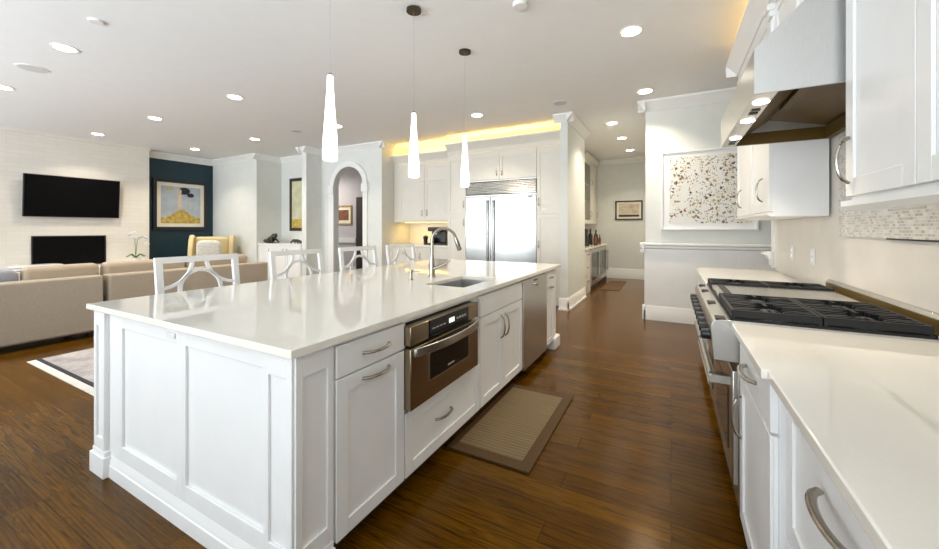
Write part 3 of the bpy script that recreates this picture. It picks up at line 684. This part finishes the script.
for q in ((9.01, 9.08, 1.46, 2.99), (9.81, 9.88, 1.46, 2.99), (9.08, 9.81, 1.46, 1.54), (9.08, 9.81, 2.91, 2.99)): mb.fbox('+x', -1.81, *q, 0, .02)
d = mb.build('glass_door', 'ivory', hu); MB().box(-1.803, -1.798, 9.08, 9.81, 1.54, 2.91).build('pane', 'glass', d); pull('+x', -1.79, 9.84, 1.7, .14, True, d)
d = shaker('+x', -1.81, 9.89, 10.78, 1.46, 2.99).build('door', 'ivory', hu); pull('+x', -1.79, 10.7, 1.7, .14, True, d); pull('+x', -1.79, 9.95, 2.5, .12, True, d)
cr = MB(); crown(cr, '+x', -1.81, 9.0, 10.79, 3.12); cr.build('crown', 'ivory', hu)
def bottle(x, y, z, h, m, label, group):
    t = thing('bottle', label, 'bottle', (x, y, z), group); r = h*.145
    MB().lathe([(r*.8, 0), (r, .01), (r, h*.58), (r*.85, h*.66), (r*.36, h*.76), (r*.34, h*.97), (r*.4, h)], (x, y, z), 18).build('body', m, t)
    MB().lathe([(r*.36, 0), (r*.36, h*.12)], (x, y, z+h*.9), 12).build('cap', 'black', t); return t
for i, (y, z, l) in enumerate(((9.25, 2.44, 'lower-left one of the dark bottles behind the hallway glass door'), (9.5, 2.44, 'middle dark bottle behind the hallway glass door'), (9.7, 2.44, 'dark bottle behind the hallway glass door, nearest the end wall'))):
    bottle(-1.95, y, z, .30, 'bottle', l, 'bottles in the hallway glass cabinet')
for x, y, h, m, l in ((-1.66, 8.68, .36, 'bottle', 'tall dark bottle at the near end of the hallway counter'), (-1.58, 9.25, .28, 'amber', 'short amber bottle at the front of the hallway counter'), (-1.72, 9.42, .38, 'bottle', 'dark bottle behind the amber one on the hallway counter'),
                      (-1.64, 9.7, .36, 'bottle', 'dark bottle midway along the hallway counter'), (-1.60, 10.0, .24, 'amber', 'small amber bottle toward the end of the hallway counter')):
    bottle(x, y, .935, h, m, l, 'bottles on the hallway counter')
bm_ = thing('espresso_machine', 'black appliance among the bottles on the hallway counter', 'coffee machine', (-1.8, 8.95, .935))
MB().box(-2.02, -1.72, 8.86, 9.16, .935, 1.33).build('body', 'black', bm_, .02); MB().box(-1.72, -1.66, 8.9, 9.12, .935, .965).build('drip_tray', 'steel', bm_)
def frame(name, label, face, plane, u0, u1, z0, z1, fw, fm, mount, art, depth=.03, group=None):
    t = thing(name, label, 'picture', fp(face, plane, (u0+u1)/2, z0, 0), group)
    mb = MB()
    for q in ((u0, u0+fw, z0, z1), (u1-fw, u1, z0, z1), (u0+fw, u1-fw, z0, z0+fw), (u0+fw, u1-fw, z1-fw, z1)): mb.fbox(face, plane, *q, 0, depth)
    mb.build('frame', fm, t, .003)
    if mount: MB().fbox(face, plane, u0+fw, u1-fw, z0+fw, z1-fw, 0, depth*.4).build('mount', 'paper', t)
    a = fw+mount
    MB().fbox(face, plane, u0+a, u1-a, z0+a, z1-a, 0, depth*.5).build('picture', art, t)
    return t, u0+a, u1-a, z0+a, z1-a
t, a, b, z0, z1 = frame('framed_print', 'small dark-framed sepia print on the hallway end wall', '-y', 10.8, -1.32, -.65, 1.56, 2.07, .035, 'darkwood', .05, 'artsepia')
MB().fbox('-y', 10.8, a, b, z0, z0+.05, 0, .018).build('foreground', 'darkwood', t)
MB().box(-1.36, -.98, 8.6, 10.1, 0, .012).build('hall_mat', 'hallmat', None, .004)
tag(bpy.data.objects['hall_mat'], 'small brown mat on the hallway floor beside the coolers', 'mat')

# ------------------------------------------------------------------ lobby and niche pictures
t, a, b, z0, z1 = frame('framed_print', 'gold-framed rust brown print seen through the arch', '-y', 8.5, -9.34, -8.62, 1.45, 2.05, .05, 'gold', .09, 'artrust')
t, a, b, z0, z1 = frame('framed_print', 'tall black-framed pale landscape in the niche above the console', '-y', 6.43, -8.70, -7.75, 1.27, 2.62, .08, 'darkwood', .0, 'artpale')
MB().prism([(a+.45, z0+.2), (a+.55, z0+.75), (a+.8, z0+.8), (a+.9, z0+.2)], 'y', 6.410, 6.416).build('tree_shape', 'artgrey', t)
MB().fbox('-y', 6.43, a, b, z0, z0+.22, 0, .018).build('foreground', 'artgold', t)
area('lobby_lamp', (-9.4, 7.5, 2.95), (0, 0, 0), .4, .4, 22, (1, .90, .80))
lf = thing('flush_ceiling_lamp', 'warm flush ceiling lamp in the lobby behind the arch', 'ceiling light', (-9.4, 7.5, 3.02))
MB().lathe([(.05, 0), (.16, .03), (.2, .09), (.2, .16)], (-9.4, 7.5, 3.02), 24).build('shade', 'strip', lf)

# ------------------------------------------------------------------ living room
tv = thing('television', 'large black flat television mounted on the white brick wall', 'television', (-10.6, 2.95, 1.55))
tilt = Matrix.Rotation(R(4), 3, 'Y')
MB().box(-10.625, -10.59, 2.26, 3.65, 1.555, 2.36, tilt).build('panel', 'black', tv, .004)
MB().box(-10.59, -10.587, 2.275, 3.635, 1.57, 2.345, tilt, (-10.6075, 2.95, 1.9575)).build('screen', 'screen', tv)
MB().box(-10.699, -10.625, 2.75, 3.15, 1.8, 2.1).build('wall_bracket', 'black', tv)
fp_ = thing('fireplace', 'black glass fireplace set in the white brick wall under the television', 'fireplace', (-10.68, 2.92, .5))
MB().box(-10.699, -10.685, 2.405, 3.435, .60, 1.165).build('glass_front', 'screen', fp_)
mb = MB()
for q in ((2.385, 2.405, .58, 1.185), (3.435, 3.455, .58, 1.185), (2.405, 3.435, 1.165, 1.185), (2.405, 3.435, .58, .60)): mb.fbox('+x', -10.699, *q, 0, .02)
mb.build('surround', 'black', fp_)
tag(MB().box(-10.699, -10.15, 1.3, 4.2, .0, .56).build('hearth', 'brick', None, .01), 'raised white brick hearth below the fireplace', 'hearth')
bk = thing('folded_throw', 'folded white blanket lying on the hearth in front of the fireplace', 'blanket', (-10.4, 2.35, .56))
for k in range(2): MB().ell((-10.4, 2.38, .588+k*.046), .2, .34, .024, .45).build('fold', 'ceramic', bk)
orc = thing('potted_orchid', 'white orchid in a pot at the right end of the hearth', 'plant', (-10.4, 3.86, .56))
MB().lathe([(.06, 0), (.085, .12), (.09, .13), (.07, .13), (.06, .1)], (-10.4, 3.86, .56), 20).build('pot', 'ceramic', orc)
for s, dy, top in ((1, .10, 1.14), (-1, -.07, 1.22)):
    P = [Vector((-10.4, 3.86+dy*.3*(i/8), .68+(top-.68)*i/8)) for i in range(8)]+[Vector((-10.38, 3.86+dy, top+.01)), Vector((-10.37, 3.86+dy*2, top-.04))]
    MB().tube(P, .006, 6).build('stem', 'leaf', orc)
for k in range(4):
    a = k*pi/2+.4; MB().bar([(-10.4, 3.86, .69), (-10.4+.1*cos(a), 3.86+.1*sin(a), .77), (-10.4+.2*cos(a), 3.86+.2*sin(a), .72)], .05, .006, (0, 0, 1)).build('leaf', 'leaf', orc)
for k in range(9):
    y, z = random.uniform(3.76, 3.90), random.uniform(1.14, 1.24)
    if k > 6: y, z = random.uniform(3.98, 4.05), random.uniform(.98, 1.12)
    mb = MB()
    for j in range(5):
        a = j*2*pi/5; mb.ell((-10.38, y+.028*cos(a), z+.028*sin(a)), .008, .026, .022, 1, 8, 6)
    mb.build('flower', 'petal', orc)
# art on the teal wall
t, a, b, z0, z1 = frame('framed_painting', 'large black-framed painting of an ochre mound on the teal wall', '+x', -11.0, 4.40, 5.60, 1.30, 2.55, .075, 'black', .09, 'artsky', .05)
def blob(u, z, ru, rz, m, name, n=16, d=.027):
    mb = MB(); mb.prism([(u+ru*cos(2*pi*i/n), z+rz*sin(2*pi*i/n)) for i in range(n)], 'x', -10.99, -11+d); mb.build(name, m, t)
n = 18; up = [(a+(b-a)*i/n, z0+.13+.22*math.exp(-((i/n-.5)/.25)**2)+.02*sin(i*2.7)) for i in range(n+1)]
MB().prism([(a, z0)]+up+[(b, z0)], 'x', -10.99, -10.973).build('mound', 'artgold', t)
blob(a+.40, z0+.55, .05, .20, 'artskin', 'figure', d=.028); blob(a+.50, z1-.10, .13, .09, 'artink', 'dark_shape', d=.029); blob(a+.64, z1-.20, .08, .055, 'artink', 'dark_shape', d=.03); blob(a+.64, z0+.46, .012, .12, 'artskin', 'figure', d=.026); blob(a+.39, z1-.12, .05, .06, 'artskin', 'figure', d=.0295)
blob(a+.18, z1-.07, .07, .03, 'artgold', 'yellow_scribble', d=.0275)
# armchair
ac_ = thing('armchair', 'straw coloured wingback armchair in the corner by the teal wall', 'armchair', (-9.75, 5.05, 0))
def A(x0, x1, y0, y1, z0, z1, n, bev=.05): 
    return MB().box(-9.75+x0, -9.75+x1, 5.05+y0, 5.05+y1, z0, z1).build(n, 'chairf', ac_, bev, 4)
A(-.35, .35, -.38, .38, .22, .40, 'seat_base', .02); A(-.30, .38, -.30, .30, .40, .52, 'seat_cushion')
A(-.42, -.28, -.36, .36, .30, 1.13, 'backrest', .06)
A(-.30, .32, -.42, -.31, .25, .68, 'arm'); A(-.30, .32, .31, .42, .25, .68, 'arm')
for s in (-1, 1):
    MB().prism([(-9.75-.42, .66), (-9.75-.02, .66), (-9.75-.05, .85), (-9.75-.14, 1.08), (-9.75-.26, 1.18), (-9.75-.42, 1.15)], 'y', 5.05+s*.36, 5.05+s*.46).build('wing', 'chairf', ac_, .025, 3)
for sx in (-.33, .3):
    for sy in (-.33, .33): MB().lathe([(.018, 0), (.026, .22)], (-9.75+sx, 5.05+sy, 0), 10).build('leg', 'darkwood', ac_)
ac_.rotation_euler.z = R(-36)
pl = thing('throw_pillow', 'pale patterned pillow resting in the straw armchair', 'pillow', (-9.60, 4.94, .53))
MB().ell((-9.60, 4.94, .80), .085, .25, .26, .5, 24, 14).build('pillow_cover', 'pillow', pl); pl.rotation_euler.z = R(-36)
# sofas, seen from behind
def sofa(name, label, y0, y1, ncush, armed, backs):
    t = thing(name, label, 'sofa', (-6.65, (y0+y1)/2, 0), 'beige sofas with their backs to the kitchen')
    MB().box(-7.15, -6.42, y0, y1, .07, .36).build('base', 'sofa', t, .02, 3)
    MB().box(-6.42, -6.2, y0, y1, .07, .745).build('backrest', 'sofa', t, .025, 4)
    for s in armed:
        q = (y0, y0+.2) if s < 0 else (y1-.2, y1)
        MB().box(-7.14, -6.42, *q, .36, .66).build('arm', 'sofa', t, .04, 4)
    a = y0+(.22 if -1 in armed else .01); b = y1-(.22 if 1 in armed else .01); w_ = (b-a)/ncush
    for k in range(ncush):
        MB().box(-7.17, -6.56, a+k*w_+.005, a+(k+1)*w_-.005, .365, .50).build('seat_cushion', 'sofac', t, .04, 4)
    for q0, q1 in backs: MB().box(-6.60, -6.425, q0, q1, .502, .885, Matrix.Rotation(R(5), 3, 'Y')).build('back_cushion', 'sofac', t, .05, 5)
    for x in (-7.08, -6.27):
        for y in (y0+.08, y1-.08): MB().box(x-.03, x+.03, y-.03, y+.03, 0, .07).build('foot', 'darkwood', t)
sofa('sofa', 'beige sofa closest to the camera, back turned to the island', -.55, 1.985, 3, (-1,), ((-.32, .52), (1.375, 2.02)))
sofa('sofa', 'beige sofa beyond the first one, ending before the console', 2.035, 4.15, 2, (1,), ((2.06, 2.99), (3.0, 3.93)))
gp = thing('throw_pillow', 'blue grey pillow leaning on the closest sofa at the left edge', 'pillow', (-6.54, .98, .5))
MB().ell((-6.53, 1.14, .70), .07, .215, .175, .4, 24, 14, Matrix.Rotation(R(12), 3, 'Y')).build('pillow_cover', 'greyfab', gp)
rg = thing('area_rug', 'faded grey rug with dark border and white fringe behind the island', 'rug', (-4.7, 2.6, 0))
MB().box(-5.6, -3.55, 1.32, 4.1, 0, .012).build('pile', 'rug', rg)
MB().box(-5.6, -3.55, 1.285, 1.32, 0, .0125).box(-5.6, -3.55, 4.1, 4.135, 0, .0125).box(-5.625, -5.6, 1.285, 4.135, 0, .0125).build('border', 'rugedge', rg)
mb = MB(); x = -5.62
while x < -3.55: mb.bar([(x, 1.285, .006), (x+random.uniform(-.01, .01), 1.225, .004)], .012, .004, (0, 0, 1)); x += .0125
x = -5.62
while x < -3.55: mb.bar([(x, 4.135, .006), (x+random.uniform(-.01, .01), 4.19, .004)], .012, .004, (0, 0, 1)); x += .0125
tag(mb.build('fringe', 'fringe', rg), kind='stuff')
# console in the niche
co = thing('console_cabinet', 'white console cabinet in the niche under the tall landscape', 'cabinet', (-8.25, 6.1, 0))
MB().box(-9.05, -7.47, 5.80, 6.42, .0, .93).build('body', 'white', co); MB().box(-9.06, -7.455, 5.775, 6.42, .93, .965).build('top', 'trim', co, .004)
for a, b, hu in ((-9.03, -8.52, -8.58), (-8.51, -8.0, -8.06), (-7.99, -7.49, -7.93)):
    d = shaker('-y', 5.80, a, b, .08, .90).build('door', 'white', co); pull('-y', 5.78, hu, .80, .10, True, d)
tf = thing('toad_sculpture', 'dark bronze crouching toad sculpture on the white console', 'sculpture', (-8.62, 5.95, .965))
MB().ell((-8.66, 5.95, 1.06), .19, .10, .09, 1, 20, 12, Matrix.Rotation(R(-20), 3, 'Y')).ell((-8.50, 5.93, 1.15), .09, .08, .065, 1, 16, 10).ell((-8.47, 5.89, 1.20), .03, .025, .03, 1, 10, 8).ell((-8.47, 5.97, 1.20), .03, .025, .03, 1, 10, 8).ell((-8.78, 5.87, 1.02), .10, .04, .055, 1, 14, 8).ell((-8.78, 6.03, 1.02), .10, .04, .055, 1, 14, 8).tube([(-8.54, 5.87, 1.08), (-8.50, 5.85, 1.02), (-8.46, 5.84, .972)], .022, 8).tube([(-8.54, 6.0, 1.08), (-8.50, 6.03, 1.02), (-8.46, 6.04, .972)], .022, 8).ell((-8.62, 5.95, .975), .2, .11, .012, .8, 20, 6).build('body', 'bronzestat', tf)
tf.location.x -= .12; tf.scale = (.9, .9, .9); tf.location.z += .012

lz = thing('lizard_figurine', 'low dark metal lizard figurine at the right end of the console', 'figurine', (-7.75, 5.92, .965))
MB().tube([(-8.0, 5.92, 1.0), (-7.9, 5.92, 1.05), (-7.75, 5.92, 1.04), (-7.66, 5.92, 1.02), (-7.58, 5.92, .995)], [.012, .035, .04, .035, .02], 10).tube([(-7.9, 5.9, 1.04), (-7.92, 5.86, .982)], .014, 8).tube([(-7.7, 5.9, 1.03), (-7.68, 5.86, .982)], .014, 8).tube([(-7.9, 5.94, 1.04), (-7.92, 5.98, .982)], .014, 8).tube([(-7.7, 5.94, 1.03), (-7.68, 5.98, .982)], .014, 8).build('body', 'bronzestat', lz)

# ------------------------------------------------------------------ floor mat
km = thing('kitchen_mat', 'brown bound bamboo mat on the floor beside the island', 'mat', (-.93, 2.45, 0))
MB().box(-1.15, -.74, 2.015, 2.92, 0, .012).build('woven_field', 'slat', km)
MB().ring_frame(-1.19, -.672, 1.938, 2.985, -1.15, -.74, 2.015, 2.92, 0, .013).build('binding', 'matedge', km, .003)

# ------------------------------------------------------------------ abstract canvas
ab = thing('abstract_canvas', 'large white abstract canvas with multicoloured speckles above the chair rail', 'painting', (.44, 6.08, 1.30))
mb = MB()
for q in ((-.125, -.10, 1.305, 2.415), (.975, 1.0, 1.305, 2.415), (-.10, .975, 1.305, 1.33), (-.10, .975, 2.39, 2.415)): mb.fbox('-y', 6.1, *q, 0, .05)
mb.build('frame', 'trim', ab, .003)
MB().fbox('-y', 6.1, -.10, .975, 1.33, 2.39, 0, .03).build('mount', 'trim', ab)
MB().fbox('-y', 6.1, -.02, .93, 1.40, 2.33, 0, .034).build('canvas', 'abstract', ab)

# ------------------------------------------------------------------ range
rn = thing('range_cooker', 'wide stainless steel professional range with black grates and griddle', 'range', (.55, 2.72, 0))
Y0, Y1 = 1.985, 3.20
MB().box(.26, .90, Y0, Y1, .10, .895).build('body', 'steel', rn)
MB().prism([(.26, .895), (.90, .895), (.90, .922), (.20, .922), (.165, .915), (.155, .89), (.165, .74), (.26, .74)], 'y', Y0, Y1).build('control_ledge', 'steel', rn, .003)
MB().box(.228, .842, Y0+.002, Y1-.002, .9222, .932).build('cooktop', 'iron', rn)
gb = MB().prism([(.875, .922), (.90, .922), (.90, 1.0), (.885, 1.0), (.872, .985)], 'y', Y0, Y1).box(.846, .875, Y0, Y1, .922, .937).build('back_guard', 'steel', rn, .002)
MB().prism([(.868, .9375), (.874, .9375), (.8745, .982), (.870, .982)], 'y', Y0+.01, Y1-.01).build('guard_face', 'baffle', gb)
for a, b in ((Y0+.01, 2.72), (2.73, Y1-.01)):
    d = MB().box(.236, .262, a, b, .20, .70).build('oven_door', 'steel', rn, .005)
    MB().box(.232, .2365, a+.12, b-.12, .30, .58).build('oven_window', 'bglass', d)
    hb_ = MB().tube([(.165, a+.02, .645), (.165, b-.02, .645)], .017, 12)
    for y in (a+.05, b-.05): hb_.box(.155, .24, y-.022, y+.022, .628, .662)
    hb_.build('oven_handle', 'steel', d)
MB().box(.30, .88, Y0+.01, Y1-.01, .0, .1).build('kick_plate', 'recess', rn)
for k in range(9):
    y = 2.06+k*.134
    kb = MB().lathe([(.030, 0), (.030, -.008), (.024, -.010), (.022, -.040), (.018, -.043)], (.166, y, .835), 18, 'x').build('knob', 'black', rn)
    MB().lathe([(.034, 0), (.034, -.006), (.031, -.007)], (.168, y, .835), 18, 'x').build('bezel', 'nickel', kb)
for y in (2.0, 2.41, 2.85, 3.10): MB().box(.175, .212, y-.012, y+.055, .9221, .926).build('vent_slot', 'recess', rn)  # small dark rectangles along the front ledge
def grate(x0, x1, y0, y1):
    mb = MB(); z0, z1 = .938, .968; t = .012
    for q in ((x0, x0+t, y0, y1), (x1-t, x1, y0, y1), (x0+t, x1-t, y0, y0+t), (x0+t, x1-t, y1-t, y1)): mb.box(*q, z0, z1)
    cx, cy = (x0+x1)/2, (y0+y1)/2
    for k in range(1, 6):
        y = y0+(y1-y0)*k/6
        if abs(y-cy) < .01: mb.box(x0+t, cx-.05, y-t/2, y+t/2, z0+.008, z1).box(cx+.05, x1-t, y-t/2, y+t/2, z0+.008, z1)
        else: mb.box(x0+t, cx-.035, y-t/2, y+t/2, z0+.008, z1).box(cx+.035, x1-t, y-t/2, y+t/2, z0+.008, z1)
    for s in (-1, 1):
        mb.box(cx-t/2, cx+t/2, cy+s*.045 if s > 0 else y0+t, y1-t if s > 0 else cy-.045, z0+.008, z1)
        mb.bar([(x0+t, cy+s*(y1-y0)*.30, z1-.006), (cx-.04, cy+s*.04, z1-.006)], t, .012, (0, 0, 1)).bar([(x1-t, cy+s*(y1-y0)*.30, z1-.006), (cx+.04, cy+s*.04, z1-.006)], t, .012, (0, 0, 1))
    for q in ((x0, y0), (x1-t, y0), (x0, y1-t), (x1-t, y1-t)): mb.box(q[0], q[0]+t, q[1], q[1]+t, .932, z0)
    g = mb.build('grate', 'iron', rn)
    bu = MB().lathe([(.05, 0), (.05, .008), (.036, .010), (.036, .022), (.03, .026)], (cx, cy, .932), 20).build('burner', 'iron', rn)
for (ya, yb) in ((1.99, 2.235), (2.24, 2.485), (2.94, 3.195)):
    grate(.232, .533, ya, yb); grate(.538, .838, ya, yb)
gd = MB().box(.235, .835, 2.492, 2.932, .932, .958).build('griddle', 'steel', rn, .006)
MB().box(.265, .30, 2.535, 2.915, .9585, .960).build('grease_trough', 'recess', gd)

# ------------------------------------------------------------------ range hood
hd = thing('range_hood', 'large stainless steel wedge range hood with lit underside', 'range hood', (.6, 2.72, 1.91))
prof = [(.312, 1.895), (.312, 2.085), (.60, 2.37), (.89, 2.37), (.89, 1.895)]
for y in (Y0, Y1-.012): MB().prism(prof, 'y', y, y+.012).build('side_panel', 'steelh', hd)
mb = MB()
mb.prism([(.312, 1.895), (.312, 2.085), (.60, 2.37), (.89, 2.37), (.89, 2.358), (.605, 2.358), (.324, 2.08), (.324, 1.895)], 'y', Y0+.012, Y1-.012)
mb.build('canopy', 'steel', hd)  # darker than the sides: the tan reflection is put into the steel colour
MB().box(.324, .395, Y0+.012, Y1-.012, 1.895, 1.907).build('light_rail', 'steel', hd)
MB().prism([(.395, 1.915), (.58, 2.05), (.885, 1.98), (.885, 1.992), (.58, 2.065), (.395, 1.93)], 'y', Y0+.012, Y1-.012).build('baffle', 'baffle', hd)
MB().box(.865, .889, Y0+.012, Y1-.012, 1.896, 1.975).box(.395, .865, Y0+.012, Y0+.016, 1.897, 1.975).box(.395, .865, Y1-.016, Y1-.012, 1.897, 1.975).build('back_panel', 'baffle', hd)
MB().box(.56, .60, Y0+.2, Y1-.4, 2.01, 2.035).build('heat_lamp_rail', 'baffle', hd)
for y in (2.13, 2.47, 2.90):
    o = MB().lathe([(.032, 0), (.030, -.004)], (.36, y, 1.8955), 18).build('hood_light', 'lamp', hd)
    l = bpy.data.lights.new('hood_spot', 'SPOT'); l.energy = 8; l.color = (1, .88, .7); l.spot_size = R(110); l.spot_blend = .6; l.shadow_soft_size = .03
    q = bpy.data.objects.new('hood_spot', l); COL.objects.link(q); q.parent = hd; q.location = Vector((.36, y, 1.88))-hd.location
for y in (2.26, 2.32, 3.02, 3.08): MB().box(.343, .378, y-.015, y+.015, 1.890, 1.8955).build('switch', 'black', hd)

# ------------------------------------------------------------------ right-hand cabinets
def base_right(name, label, y0, y1, plane, fronts, group='white base cabinets along the range wall'):
    t = thing(name, label, 'cabinet', (.6, (y0+y1)/2, 0), group)
    MB().box(plane, .90, y0, y1, .105, .884).build('body', 'white', t); MB().box(plane+.07, .90, y0, y1, 0, .105).build('toe_kick', 'recess', t)
    for (kind, a, b, z0, z1, hu, hz, vert, L) in fronts:
        d = (shaker('-x', plane, a, b, z0, z1) if kind != 'slab' else MB().fbox('-x', plane, a, b, z0, z1, 0, .02)).build('door' if kind == 'door' else 'drawer', 'white', t, .002)
        pull('-x', plane-.02, hu, hz, L, vert, d, r=.0065, h=.03)
    return t
base_right('base_cabinet', 'white base cabinet with drawer and door immediately before the range', 1.375, 1.975, .275, [('slab', 1.385, 1.93, .725, .868, 1.67, .80, False, .19), ('door', 1.385, 1.93, .115, .715, 1.885, .55, True, .17)])
base_right('drawer_base_cabinet', 'white deep-drawer base cabinet closest to the camera on the right', .35, 1.368, .303, [('shaker', .40, 1.345, .47, .868, .97, .757, False, .2), ('shaker', .40, 1.345, .115, .46, .97, .36, False, .2)])
base_right('base_cabinet', 'white base cabinet beyond the range, below the far counter', 3.21, 4.66, .275, [('door', 3.22, 3.93, .115, .868, 3.87, .6, True, .17), ('door', 3.935, 4.65, .115, .868, 3.99, .6, True, .17)])
mb = MB().prism([(.245, .30), (.903, .30), (.903, 1.98), (.231, 1.98), (.231, 1.366), (.245, 1.366)][::1], 'z', .884, .914)
tag(mb.build('right_worktop', 'quartz', None, .004, 3), 'cream quartz counter in the right foreground, before the range', 'worktop')
tag(MB().box(.232, .903, 3.205, 4.68, .884, .914).build('right_worktop', 'quartz', None, .004, 3), 'cream quartz counter beyond the range', 'worktop')
def wall_right_cab(name, label, y0, y1, plane, z0, z1, doors, group='white wall cabinets on the range wall'):
    t = thing(name, label, 'cabinet', (.75, (y0+y1)/2, z0), group)
    MB().box(plane+.02, .892, y0, y1, z0, z1).build('body', 'white', t)
    for a, b, hu, hz in doors:
        d = shaker('-x', plane+.02, a+.002, b-.002, z0+.012, z1-.01, fr=.065, rec=.010).build('door', 'white', t, .002)
        if hu is not None: pull('-x', plane, hu, hz, .17, True, d, r=.006, h=.036)
    return t
nr = wall_right_cab('wall_cabinet', 'large white wall cabinet at the right edge, beside the hood', .45, 1.945, .586, 1.43, 2.80, [(1.475, 1.942, 1.90, 1.575), (.98, 1.472, 1.03, 1.575), (.46, .977, None, 0)])
mb = MB().prism([(.575, 1.425), (.575, 1.405), (.595, 1.388), (.625, 1.388), (.625, 1.425)], 'y', .45, 1.95); mb.box(.626, .89, .46, 1.94, 1.418, 1.428); mb.build('light_rail', 'white', nr)
fu = wall_right_cab('wall_cabinet', 'white wall cabinet beyond the hood, near the abstract canvas', 3.21, 4.61, .586, 1.43, 2.80, [(3.21, 3.905, 3.41, 1.60), (3.91, 4.61, 4.33, 1.60)])
mb = MB().prism([(.572, 1.43), (.572, 1.418), (.592, 1.405), (.89, 1.405), (.89, 1.43)], 'y', 3.205, 4.62); mb.build('light_rail', 'white', fu)
oh = thing('over_hood_cabinet', 'white panelled cabinet with fluted pilasters above the range hood', 'cabinet', (.75, 2.6, 2.38))
MB().box(.62, .89, Y0, Y1, 2.38, 2.80).build('body', 'white', oh)
for a, b in ((2.06, 2.55), (2.63, 3.13)): shaker('-x', .62, a, b, 2.40, 2.78).build('panel', 'white', oh)
for y in (2.02, 2.59, 3.165):
    mb = MB().box(.590, .62, y-.035, y+.035, 2.38, 2.80)
    for k in (-1, 0, 1): mb.box(.582, .590, y+k*.022-.007, y+k*.022+.007, 2.40, 2.70)
    p = mb.build('pilaster', 'white', oh); MB().box(.57, .62, y-.045, y+.045, 2.72, 2.76).box(.555, .62, y-.055, y+.055, 2.76, 2.80).build('capital', 'white', p, .006)
cr = MB(); crown(cr, '-x', .600, .45, 4.65, 3.0, 1.0); cr.box(.600, .63, .45, 4.65, 2.805, 3.0); crown(cr, '+y', 4.65, .50, .90, 3.0, 1.0)
tag(cr.build('cabinet_crown', 'white'), 'white crown moulding above the hood and the range wall cabinets', 'moulding')
ts = thing('light_strip', 'warm light strip behind the crown above the range hood', 'light strip', (.70, 2.7, 2.805), 'warm light strips')
MB().box(.69, .714, .6, 4.5, 2.805, 2.817).build('bar', 'strip', ts); area('strip_glow', (.702, 2.6, 2.83), (R(180), 0, 0), .03, 4.0, 9, GOLD, ts)
def plate(label, y, z):
    t = thing('outlet_plate', label, 'outlet', (.9, y, z-.06), 'outlets on the range wall')
    MB().box(.896, .904, y-.038, y+.038, z-.06, z+.06).build('cover', 'ceramic', t, .002)
    for dz in (-.022, .022): MB().box(.894, .8965, y-.014, y+.014, z+dz-.013, z+dz+.013).build('socket', 'trim', t)
plate('white outlet plate on the backsplash above the far counter', 4.08, 1.12)
plate('white outlet plate on the backsplash just beyond the range', 3.56, 1.12)
